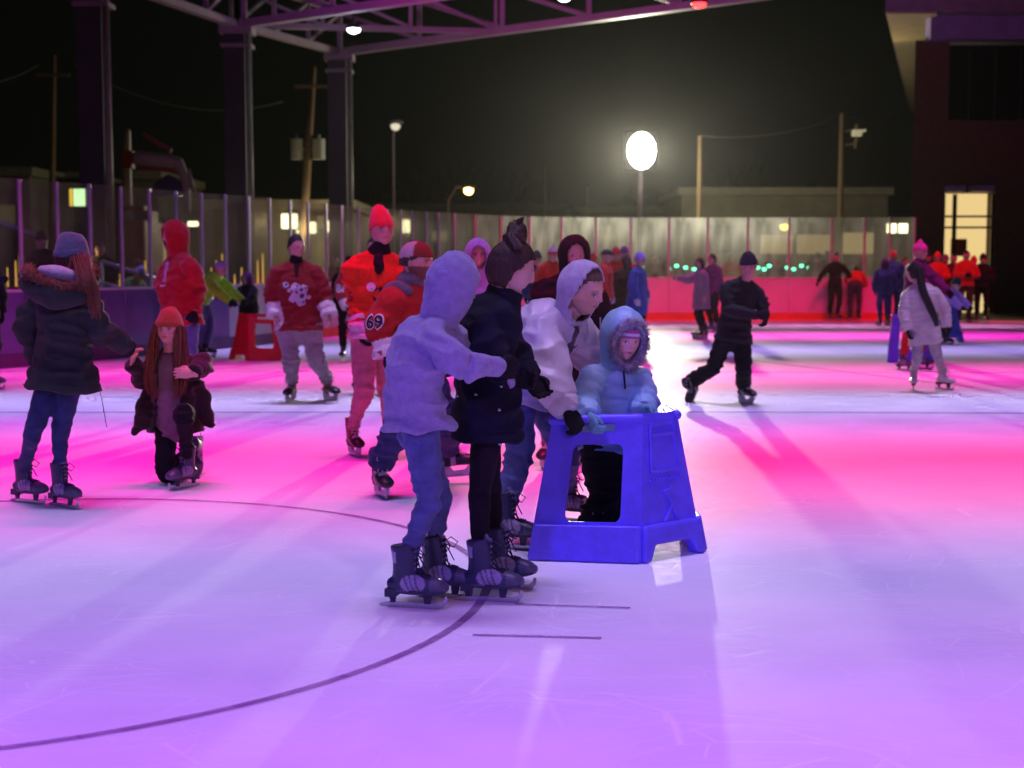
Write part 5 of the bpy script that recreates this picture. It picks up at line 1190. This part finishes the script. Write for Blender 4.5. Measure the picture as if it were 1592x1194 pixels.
# ------------------------------------------------------------------ floodlight tower
def flood():
    c = on(995, 52); z = 1.5+(410-237)/F*52
    root = empty('floodlight_tower', c, 0, 'dazzling white floodlight cluster on a mast beyond the end boards', 'floodlight')
    bm = bmesh.new(); add_tube(bm, [(0, .2, 0), (0, .2, z+.5)], [.10, .06], 10); bm_obj('mast', bm, STEELP, root, True)
    for dx in (-.32, .32):
        for dz in (-.37, .37):
            bm = bmesh.new(); add_box(bm, (dx, .07, z+dz), (.62, .22, .72), bev=.04); bm_obj('lamp_head', bm, BLACKP, root)
    bm = bmesh.new(); add_ell(bm, (0, -.10, z), (.50, .10, .65), None, 28); bm_obj('lamp_glass', bm, glow('flood_glow', (1, .93, .72), 55), root, True)  # one glowing oval over all heads, shaped to their merged glare
    P0 = (c.x, c.y-.4, z)
    for tx in (-7, 1, 9): lamp('SPOT', 'floodlight_beam', P0, (tx, 9, .5), (1, .92, .74), 16000, spot_size=R(21), spot_blend=.7, shadow_soft_size=.30)
    lamp('SPOT', 'floodlight_spread', P0, (1.0, 12, 0), (1, .92, .72), 1200, spot_size=R(70), spot_blend=.5, shadow_soft_size=.35)
    lamp('SPOT', 'floodlight_spill', P0, (0, 20, 3), (1, .92, .72), 1600, spot_size=R(165), spot_blend=.3, shadow_soft_size=.35)
    lamp('POINT', 'floodlight_back_spill', (c.x, c.y+1.2, z+.6), (0, 0, 0), (1, .9, .6), 1500, shadow_soft_size=.4)
flood()

# ------------------------------------------------------------------ poles, wires, lamps and signs outside
WOOD = paint('pole_wood', (.22, .15, .09), .9, .3, 10); WIRE = paint('wire', (.10, .10, .10), .6)
def pole(px, D, top, lab, lean=0, r=.13, gear=0, cross=True, mt=WOOD):
    c = on(px, D); z = 1.5+(410-top)/F*D; root = empty('utility_pole', c, 0, lab, 'pole')
    bm = bmesh.new(); add_tube(bm, [(0, 0, 0), (lean*.5, 0, z*.5), (lean, 0, z)], [r, r*.9, r*.7], 10); bm_obj('shaft', bm, mt, root, True)
    if cross:
        bm = bmesh.new(); add_box(bm, (lean*.92, -.1, z*.92), (1.2, .09, .10)); bm_obj('crossarm', bm, WOOD, root)
    for g in range(gear):
        bm = bmesh.new(); x = .38+.0*g; zz = z*(.66-.0*g)+(.0 if g == 0 else 0); s = (-1, 1)[g % 2] if gear > 1 else 1
        add_tube(bm, [(lean*.64+x*s, 0, zz-.35), (lean*.64+x*s, 0, zz+.35)], .22, 12); add_tube(bm, [(lean*.64+x*s, 0, zz+.35), (lean*.64+x*s, 0, zz+.5)], .05, 8)
        add_bar(bm, (lean*.62, 0, zz), (lean*.64+x*s, 0, zz), .08); bm_obj('transformer', bm, paint('transformer_grey', (.35, .36, .34), .5), root)
    return c+V((lean, 0, z))
def wire(a, b, sag, lab, r=.022):
    bm = bmesh.new(); a = V(a); b = V(b); pts = [a.lerp(b, t)-V((0, 0, sag*4*t*(1-t))) for t in np.linspace(0, 1, 14)]
    o = (a+b)/2; add_tube(bm, [p-o for p in pts], r, 6); w_ = bm_obj('wire', bm, WIRE, None, True); w_.location = o; tag(w_, lab, 'wire')
p1 = pole(465, 50, 110, 'leaning wooden pole with a pair of transformers behind the curved corner', lean=.60, gear=2, r=.16)
p2 = pole(1085, 56, 214, 'slim pale pole right of the floodlight', r=.11, cross=False)
p3 = pole(1303, 58, 180, 'wooden pole right of the floodlight carrying brackets and a wire', r=.14, cross=False)
p4 = pole(80, 52, 92, 'dim wooden pole at the far left', lean=.35)
pole(847, 75, 248, 'thin dark pole far behind, left of the floodlight', r=.09, cross=False)
pole(912, 75, 290, 'short thin pole far behind, just left of the floodlight', r=.09, cross=False)
b3 = empty('pole_bracket', on(1303, 58)+V((0, 0, 1.5+(410-216)/F*58)), 0, 'twin brackets on the wooden pole right of the floodlight', 'bracket')
bm = bmesh.new()
for z in (.2, -.35): add_bar(bm, (0, 0, z), (.62, 0, z+.1), .07); add_tube(bm, [(.56, 0, z-.1), (.6, 0, z+.3)], .07, 8)
bm_obj('arm', bm, WOOD, b3)
wire(p2, p3-V((0, 0, .1)), .35, 'wire sagging from the slim pole to the bracketed pole'); wire(p3-V((0, 0, .05)), at(1408, 176, 60), .1, 'wire from the bracketed pole to the building corner')
wire(p4+V((-.5, 0, -.3)), at(-120, 118, 46), .5, 'wire leaving the dim pole toward the left edge'); wire(p4+V((.5, 0, -.2)), at(440, 158, 54), .9, 'wire running from the dim pole behind the columns')
def street(px, D, py, lab, col, es, arm, r=.2):
    c = on(px, D); z = 1.5+(410-py)/F*D; root = empty('street_lamp', c+V((-arm, 0, 0)), 0, lab, 'street lamp')
    bm = bmesh.new(); add_tube(bm, [(0, 0, 0), (0, 0, z-.5), (arm*.4, 0, z+.15), (arm, 0, z+.2)], [.06, .05, .04, .03], 8); bm_obj('pole', bm, STEELP, root, True)
    bm = bmesh.new(); add_ell(bm, (arm, 0, z+.14), (.34, .2, .12)); hd_ = bm_obj('lamp_head', bm, STEELP, root, True)
    bm = bmesh.new(); add_ell(bm, (arm, 0, z), (r, r, r)); bm_obj('globe', bm, glow('street_%d' % int(col[1]*100), col, es), hd_, True)
street(729, 70, 297, 'street lamp glowing orange beyond the boards', (1, .50, .12), 18, 1.0, .22)
street(617, 60, 199, 'tall dim street lamp left of the orange one', (1, .9, .65), .8, .1, .2)
street(1217, 62, 352, 'yellow lamp seen through the end glass', (1, .7, .1), 3.5, -.2, .2)
for px, py, D, w_, h_, es, lab in ((450, 344, 48, .55, .5, 3.2, 'square white wall lamp behind the curved glass, leftmost'), (476, 354, 50, .7, .4, 2.4, 'second white wall lamp behind the curved glass'), (523, 352, 50, .8, .4, 3.2, 'third white wall lamp behind the curved glass'),
    (632, 352, 55, .4, .5, 1.6, 'small warm wall lamp behind the bearded man'), (300, 348, 40, .3, .14, 3, 'amber lamp under the excavator arm'), (225, 366, 36, .2, .14, 2.5, 'small white lamp beside the red excavator body')):
    c = at(px, py, D); root = empty('wall_lamp', c, 0, lab, 'lamp'); bm = bmesh.new(); add_box(bm, (0, .1, 0), (w_*1.15, .12, h_*1.15), bev=.02); bm_obj('case', bm, BLACKP, root)
    bm = bmesh.new(); add_box(bm, (0, 0, 0), (w_, .10, h_), bev=.04); bm_obj('lens', bm, glow('lamp_%d' % int(es*10), (1, .9, .5), es), root)
    if D < 52: lamp('POINT', 'wall_lamp_light', c+V((0, -.5, -.1)), c, (1, .80, .45), 60, shadow_soft_size=.2)
for px, lab in ((1386, 'lit white panel of the twin signs behind the end glass, left one'), (1404, 'lit white panel of the twin signs behind the end glass, right one')):
    c = at(px, 355, 46); root = empty('lit_sign', c, 0, lab, 'sign'); bm = bmesh.new(); add_box(bm, (0, .06, 0), (.36, .10, .36), bev=.03); bm_obj('case', bm, BLACKP, root)
    bm = bmesh.new(); add_box(bm, (0, 0, 0), (.30, .05, .30), bev=.02); bm_obj('face', bm, glow('sign_white', (1, .95, .55), 4), root)
c = at(120, 307, 30); root = empty('lit_sign', c, 0, 'small lit sign with white face and yellow edge behind the side glass', 'sign')
bm = bmesh.new(); add_box(bm, (0, .06, 0), (.36, .1, .42), bev=.02); bm_obj('case', bm, BLACKP, root)
bm = bmesh.new(); add_box(bm, (.045, 0, 0), (.24, .04, .36), bev=.015); bm_obj('face', bm, glow('sign_green_white', (.65, 1, .5), 1.6), root)
bm = bmesh.new(); add_box(bm, (-.125, 0, 0), (.07, .04, .36), bev=.01); bm_obj('edge_strip', bm, glow('sign_amber', (1, .6, .05), 1.2), root)
# green fairy lights on the fence behind the end boards
for i, px in enumerate([1003, 1040, 1052, 1066, 1079, 1168, 1178, 1188, 1196, 1224, 1234, 1246, 1258]):
    c = at(px, 416+3*math.sin(i*2.1), 41); root = empty('green_light', c, 0, 'small green festive light on the fence behind the end glass', 'light', 'green festive lights behind the end glass')
    bm = bmesh.new(); add_ell(bm, (0, 0, 0), (.06, .04, .045), None, 8); bm_obj('bulb', bm, glow('green_bulb', (.1, 1, .45), 7), root, True)
    bm = bmesh.new(); add_tube(bm, [(0, 0, .03), (0, 0, .10)], .02, 6); bm_obj('socket', bm, BLACKP, root)
# low warm path lamps seen as small upright glints behind the side glass
for i, px in enumerate((4, 14, 27, 33, 44, 132, 141, 152, 188, 218, 228, 236, 262, 330, 338, 347, 366, 377, 402, 410)):
    c = on(px, 27+.3*(i % 3)); root = empty('path_lamp', c, 0, 'slender warm path lamp behind the side glass', 'path lamp', 'warm path lamps behind the side glass')
    bm = bmesh.new(); add_tube(bm, [(0, 0, 0), (0, 0, 1.05)], .03, 6); bm_obj('stake', bm, BLACKP, root)
    bm = bmesh.new(); add_tube(bm, [(0, 0, 1.06), (0, 0, 1.30+.13*((i*5) % 4))], [.022, .012], 8); bm_obj('tube', bm, glow('path_amber', (1, .50, .11), .8), root)
for x, y in ((-7.9, 26.5), (-6.0, 28.5), (-9.5, 24.5)): lamp('POINT', 'path_lamp_light', (x, y, 1.7), (x, y, 0), (1, .55, .2), 18, shadow_soft_size=.15)  # added unseen points that lighten the onlookers and the excavator
# handrails outside the side boards
def rail(pts, lab):
    a = V(pts[0]); root = empty('handrail', V((a.x, a.y, 0)), 0, lab, 'handrail'); m = paint('rail_steel', (.45, .45, .55), .35, .02, 20, .4)
    bm = bmesh.new(); add_tube(bm, [V(p)-root.location for p in pts], .035, 8); bm_obj('top_rail', bm, m, root, True)
    for p in (pts[0], pts[-1]):
        q = V(p)-root.location; bm = bmesh.new(); add_tube(bm, [(q.x, q.y, 0), q], .03, 8); bm_obj('post', bm, m, root, True)
rail([at(-60, 330, 23.5), at(0, 345, 23.5), at(60, 367, 23.5)], 'sloping handrail high at the left edge')
rail([at(158, 406, 24), at(200, 420, 24), at(246, 434, 24.5)], 'sloping upper handrail beside the green jacket'); rail([at(158, 440, 23.6), at(198, 452, 23.6)], 'short lower handrail below the green jacket')

# ------------------------------------------------------------------ buildings
def wallbox(bm, x0, x1, y0, y1, z0, z1): add_box(bm, ((x0+x1)/2, (y0+y1)/2, (z0+z1)/2), (x1-x0, y1-y0, z1-z0))
def building(name, px0, px1, D, top, col, lab, windows=(), rooftop=None, band=.35, deep=8, lit=None):
    x0 = on(px0, D).x; x1 = on(px1, D).x; z = 1.5+(410-top)/F*D; o = V(((x0+x1)/2, D, 0)); root = empty(name, o, 0, lab, 'building')
    bm = bmesh.new(); wallbox(bm, x0-o.x, x1-o.x, 0, deep, 0, z-band); bm_obj('wall', bm, paint('wall_%s' % name+str(px0), col, .85, .3, 5, var=.25), root)
    bm = bmesh.new(); wallbox(bm, x0-o.x-.2, x1-o.x+.2, -.25, deep, z-band+.004, z); bm_obj('roof', bm, paint('fascia_'+str(px0), tuple(min(1, c*1.3) for c in col), .8), root)
    for (a, b, t, u, em) in windows:
        xa = on(a, D).x-o.x; xb = on(b, D).x-o.x; zt = 1.5+(410-t)/F*D; zb = 1.5+(410-u)/F*D
        bm = bmesh.new(); 
        for q in ((xa-.06, xa, zb, zt), (xb, xb+.06, zb, zt), (xa-.06, xb+.06, zt, zt+.06), (xa-.06, xb+.06, zb-.06, zb)): wallbox(bm, q[0], q[1], -.08, .02, q[2], q[3])
        wf = bm_obj('window', bm, BLACKP, root)
        bm = bmesh.new(); wallbox(bm, xa, xb, -.04, -.01, zb, zt); bm_obj('pane', bm, glow('pane_%s' % int(em*100), (1, .72, .3), em) if em else mat('dark_glass', (.01, .012, .015), .1, bump=0), wf)
    return root
building('storage_building', 1058, 1376, 66, 293, (.30, .28, .22), 'long low pale building behind the end boards', [(1102, 1160, 352, 392, .0), (1180, 1230, 365, 395, .28), (1236, 1290, 365, 395, .28), (1305, 1355, 362, 395, .32)])
building('low_building', 900, 1052, 80, 322, (.16, .16, .12), 'dim low building behind the standing group', [(930, 960, 352, 372, .08)])
building('garage', -60, 52, 56, 262, (.26, .25, .18), 'low pale roofed garage at the far left', [(0, 30, 320, 350, .05)])
building('workshop', 62, 134, 60, 270, (.20, .20, .15), 'low pale workshop beside the first column', [])
building('depot', 206, 250, 58, 268, (.24, .23, .16), 'pale depot wall behind the excavator', [(216, 262, 362, 410, .35)])
building('shed', 300, 545, 51, 312, (.22, .20, .14), 'dim shed behind the leaning pole', [(395, 420, 340, 356, .06), (495, 512, 336, 356, .2)])
building('market_hall', 530, 880, 85, 318, (.13, .13, .10), 'long dim hall behind the orange street lamp', [(540, 562, 335, 358, .22), (610, 640, 345, 362, .1), (672, 700, 360, 375, .12)])

# fence behind the end boards
root = empty('chain_fence', V((3.5, 43, 0)), 0, 'low dark picket fence outside the end boards', 'fence')
bm = bmesh.new()
for i in range(120): add_box(bm, (-6+i*.1, 0, .65), (.03, .03, 1.3))
add_box(bm, (0, .03, 1.25), (12, .04, .05)); add_box(bm, (0, .03, .25), (12, .04, .05)); bm_obj('pickets', bm, paint('fence_metal', (.25, .25, .24), .6), root)

# brick building at the right
def brick_building():
    D = 43.0; o = V((on(1413, D).x, D, 0)); root = empty('brick_building', o, 0, 'two storey brick building with lit glass doors and a wide roof overhang', 'building')
    m, t, b = nodes('brick'); N = t.nodes; tc = N.new('ShaderNodeTexCoord'); mp = N.new('ShaderNodeMapping'); mp.inputs['Rotation'].default_value = (R(90), 0, 0)
    br = N.new('ShaderNodeTexBrick'); br.inputs['Color1'].default_value = (.10, .035, .03, 1); br.inputs['Color2'].default_value = (.15, .05, .04, 1); br.inputs['Mortar'].default_value = (.12, .10, .09, 1); br.inputs['Scale'].default_value = 4
    t.links.new(tc.outputs['Object'], mp.inputs[0]); t.links.new(mp.outputs[0], br.inputs['Vector']); t.links.new(br.outputs['Color'], b.inputs['Base Color']); b.inputs['Roughness'].default_value = .9
    zf = lambda y: 1.5+(410-y)/F*D
    X = lambda px: on(px, D).x-o.x
    e0, e1 = X(1464), X(1543); b0 = X(1428)
    def slab(bm, xe, za, zb):
        k = 617/2211; pl = [(0, 0), (xe, 0), (k*27+.2, 27), (k*27, 27)]
        lo = [bm.verts.new((x, y, za)) for x, y in pl]; hi = [bm.verts.new((x, y, zb)) for x, y in pl]; bm.faces.new(lo); bm.faces.new(hi)
        for i in range(4): bm.faces.new((lo[i], lo[(i+1) % 4], hi[(i+1) % 4], hi[i]))
    bm = bmesh.new(); z1 = zf(190); z2 = zf(70)
    slab(bm, e0, 0, z1); wallbox(bm, e0, e1, 0, .8, zf(300), z1); wallbox(bm, e1, 16, 0, .8, 0, z1)
    slab(bm, X(1466), z1, z2); wallbox(bm, X(1660), 16, .02, .8, z1, z2); wallbox(bm, X(1466), X(1660), 1.2, 1.5, z1, z2)
    bm_obj('wall', bm, m, root)
    bm = bmesh.new(); wallbox(bm, X(1466), X(1660), .25, .3, z1+.02, zf(75)); w_ = bm_obj('window', bm, mat('dark_glass', (.01, .012, .015), .1, bump=0), root)
    bm = bmesh.new()
    for px in (1500, 1540, 1580, 1620): wallbox(bm, X(px)-.03, X(px)+.03, .18, .248, z1+.02, zf(75))
    bm_obj('mullion', bm, BLACKP, w_)
    fas = paint('fascia_metal', (.30, .26, .34), .45, .05)
    # roof slab with the overhang that tapers toward the back
    zt = zf(35); prof = [(X(1350), -1.2), (16.5, -1.2), (16.5, 14), (12, 27.5), (7.5, 27.5)]
    bm = bmesh.new()
    lo = [bm.verts.new((x, y, zt-.02)) for x, y in prof]; hi = [bm.verts.new((x, y, zt+.42)) for x, y in prof]
    bm.faces.new(lo); bm.faces.new(hi[::-1])
    for i in range(5): bm.faces.new((lo[i], lo[(i+1) % 5], hi[(i+1) % 5], hi[i]))
    bm_obj('roof', bm, fas, root)
    bm = bmesh.new()
    s_ = [bm.verts.new(p) for p in ((X(1352), -1.1, zt-.03), (.3, -1.1, zt-.03), (7.9, 27, zt-.03), (7.5, 27, zt-.03))]
    s2 = [bm.verts.new(v.co+V((0, 0, -.05))) for v in s_]; bm.faces.new(s_); bm.faces.new(s2)
    for i in range(4): bm.faces.new((s_[i], s_[(i+1) % 4], s2[(i+1) % 4], s2[i]))
    bm_obj('soffit', bm, paint('soffit_boards', (.55, .48, .30), .6, .1, 8), root)
    bm = bmesh.new(); wallbox(bm, b0, 16, -.5, .0, zf(72), zt-.03); bm_obj('eave_beam', bm, paint('violet_beam', (.35, .28, .62), .5), root)
    # doors: lit hall behind
    bm = bmesh.new(); wallbox(bm, e0-.3, e1+.3, .9, 1.0, 0, zf(300)); bm_obj('lit_hall', bm, glow('hall_light', (1, .72, .30), .85), root)
    fm = BLACKP
    bm = bmesh.new()
    for px in (1464, 1482, 1541): wallbox(bm, X(px)-.05, X(px)+.05, .1, .22, 0, zf(303))
    for py in (337, 354): wallbox(bm, e0, e1, .12, .20, zf(py)-.03, zf(py)+.03)
    bm_obj('door_frame', bm, fm, root)
    bm = bmesh.new(); wallbox(bm, X(1488), X(1513), .8, .85, zf(398), zf(371)); bm_obj('red_notice', bm, paint('notice_red', (.65, .05, .02), .6), root)
    bm = bmesh.new(); wallbox(bm, X(1463), X(1488), -.5, .0, zf(300), zf(291)); wallbox(bm, X(1500), X(1532), -.5, .0, zf(300), zf(291)); bm_obj('canopy', bm, paint('violet_beam', (.35, .28, .62), .5), root)
    lamp('AREA', 'hall_lamp', o+V(((e0+e1)/2, 1.6, 2.9)), o+V(((e0+e1)/2, -6, 0)), (1, .72, .35), 160, shape='RECTANGLE', size=3, size_y=.5)
    lamp('SPOT', 'soffit_lamp', o+V((-.55, 4.6, zt-1.3)), o+V((-.45, 3.0, zt)), (1, .66, .2), 60, spot_size=R(120), spot_blend=.8, shadow_soft_size=.1)
    c = V((-.25, 6.0, zf(182)*1.0)); fx = bm = bmesh.new(); add_box(bm, c, (.30, .3, .22), bev=.03); add_bar(bm, c, c+V((.3, 0, .1)), .08); bm_obj('soffit_light', bm, glow('soffit_glow', (1, .85, .5), .35), root)
brick_building()

# excavator parked behind the side boards
def excavator():
    D = 34.0; o = on(215, D); root = empty('excavator', o, 0, 'red and cream excavator parked outside the side boards with its arm raised', 'excavator')
    cream = paint('excavator_cream', (.34, .31, .22), .5); red = paint('excavator_red', (.22, .02, .015), .45)
    def q(px, py, dy=0): p = at(px, py, D+dy); return p-o
    bm = bmesh.new(); add_box(bm, q(205, 372)+V((0, .6, -.2)), (.78, 1.8, 1.3), bev=.05); add_box(bm, q(208, 324), (.62, .5, .12), bev=.02); bm_obj('body', bm, red, root)
    bm = bmesh.new(); add_box(bm, q(212, 345)+V((0, .6, 0)), (.55, .9, .6), bev=.05); bm_obj('cab', bm, BLACKP, root)
    for s in (-1, 1):
        bm = bmesh.new(); prism(bm, rrect(-1.1, 0, 1.1, .6, .28), lambda u, v, w: (u*.6+.0, .6+s*.6+w, v), .35); bm_obj('track', bm, BLACKP, root)
    bm = bmesh.new(); loft(bm, [q(198, 345), q(197, 250), q(199, 204)], [(.13, .16), (.11, .15), (.06, .1)], n=10); bm_obj('boom', bm, cream, root, True)
    bm = bmesh.new(); loft(bm, [q(214, 246), q(250, 249), q(277, 252)], [(.17, .14), (.165, .14), (.12, .12)], n=12); bm_obj('counterweight', bm, cream, root, True)
    bm = bmesh.new(); add_bar(bm, q(213, 262), q(285, 266), .10); add_bar(bm, q(222, 208), q(266, 234), .10); add_bar(bm, q(199, 235), q(199, 262), .30, .25); bm_obj('linkage', bm, red, root)
    bm = bmesh.new(); loft(bm, [q(277, 252), q(288, 282), q(292, 330)], [(.13, .1), (.10, .1), (.07, .08)], n=10); bm_obj('stick', bm, cream, root, True)
    bm = bmesh.new(); prism(bm, [(-.42, 0), (.42, 0), (.30, .34), (0, .50), (-.30, .34)], lambda u, v, w: q(262, 304)+V((u, w, v)), .5); bm_obj('bucket', bm, BLACKP, root)
    bm = bmesh.new(); add_tube(bm, [q(290, 268), q(300, 300)], .03, 6); add_tube(bm, [q(293, 262), q(304, 300)], .03, 6); bm_obj('hose', bm, cream, root, True)
excavator()

# bare trees far behind, almost lost in the dark
def bare_tree(px, D, h, lab, sd):
    rr = random.Random(sd); root = empty('bare_tree', on(px, D), 0, lab, 'tree', 'bare trees beyond the rink')
    bt = bmesh.new(); add_tube(bt, [(0, 0, 0), (.1, 0, h*.35), (.0, .1, h*.6)], [.22, .16, .10], 8); bm_obj('trunk', bt, paint('bark', (.12, .10, .08), .95, .4, 12), root, True)
    bc = bmesh.new()
    def grow(p, d, L, r, n):
        e = p+d*L; add_tube(bc, [p, p.lerp(e, .5)+V((rr.uniform(-1, 1), rr.uniform(-1, 1), 0))*L*.06, e], [r, r*.8, r*.55], 5, False)
        if n:
            for i in range(3): 
                nd = (d+V((rr.uniform(-1, 1), rr.uniform(-1, 1), rr.uniform(-.2, .7)))*.62).normalized(); grow(p.lerp(e, rr.uniform(.6, 1)), nd, L*rr.uniform(.6, .8), r*.6, n-1)
    for i in range(6): grow(V((0, .03, h*rr.uniform(.3, .6))), V((rr.uniform(-1, 1), rr.uniform(-1, 1), 1.0)).normalized(), h*.22, .06, 3)
    bm_obj('crown', bc, MATS['bark'], root, True)
for i, (px, D, h) in enumerate(((655, 95, 7.5), (700, 92, 9), (782, 98, 8), (1160, 90, 8.5), (1250, 94, 7), (560, 90, 8), (1010, 100, 7))): bare_tree(px, D, h, 'bare leafless tree in the dark beyond the rink buildings', i)
print('objects', len(bpy.data.objects), 'verts', sum(len(m.vertices) for m in bpy.data.meshes))

# ------------------------------------------------------------------ added haze volume standing in for the floodlight's lens glare
hm, t, b = nodes('haze_air'); t.nodes.remove(b); pv = t.nodes.new('ShaderNodeVolumePrincipled'); pv.inputs['Density'].default_value = .00011; pv.inputs['Color'].default_value = (.9, .92, .85, 1); pv.inputs['Anisotropy'].default_value = .88
t.links.new(pv.outputs[0], t.nodes['Material Output'].inputs['Volume'])
bm = bmesh.new(); add_box(bm, (0, 52, 6.9), (120, 130, 16.0)); tag(bm_obj('haze', bm, hm), kind='stuff')
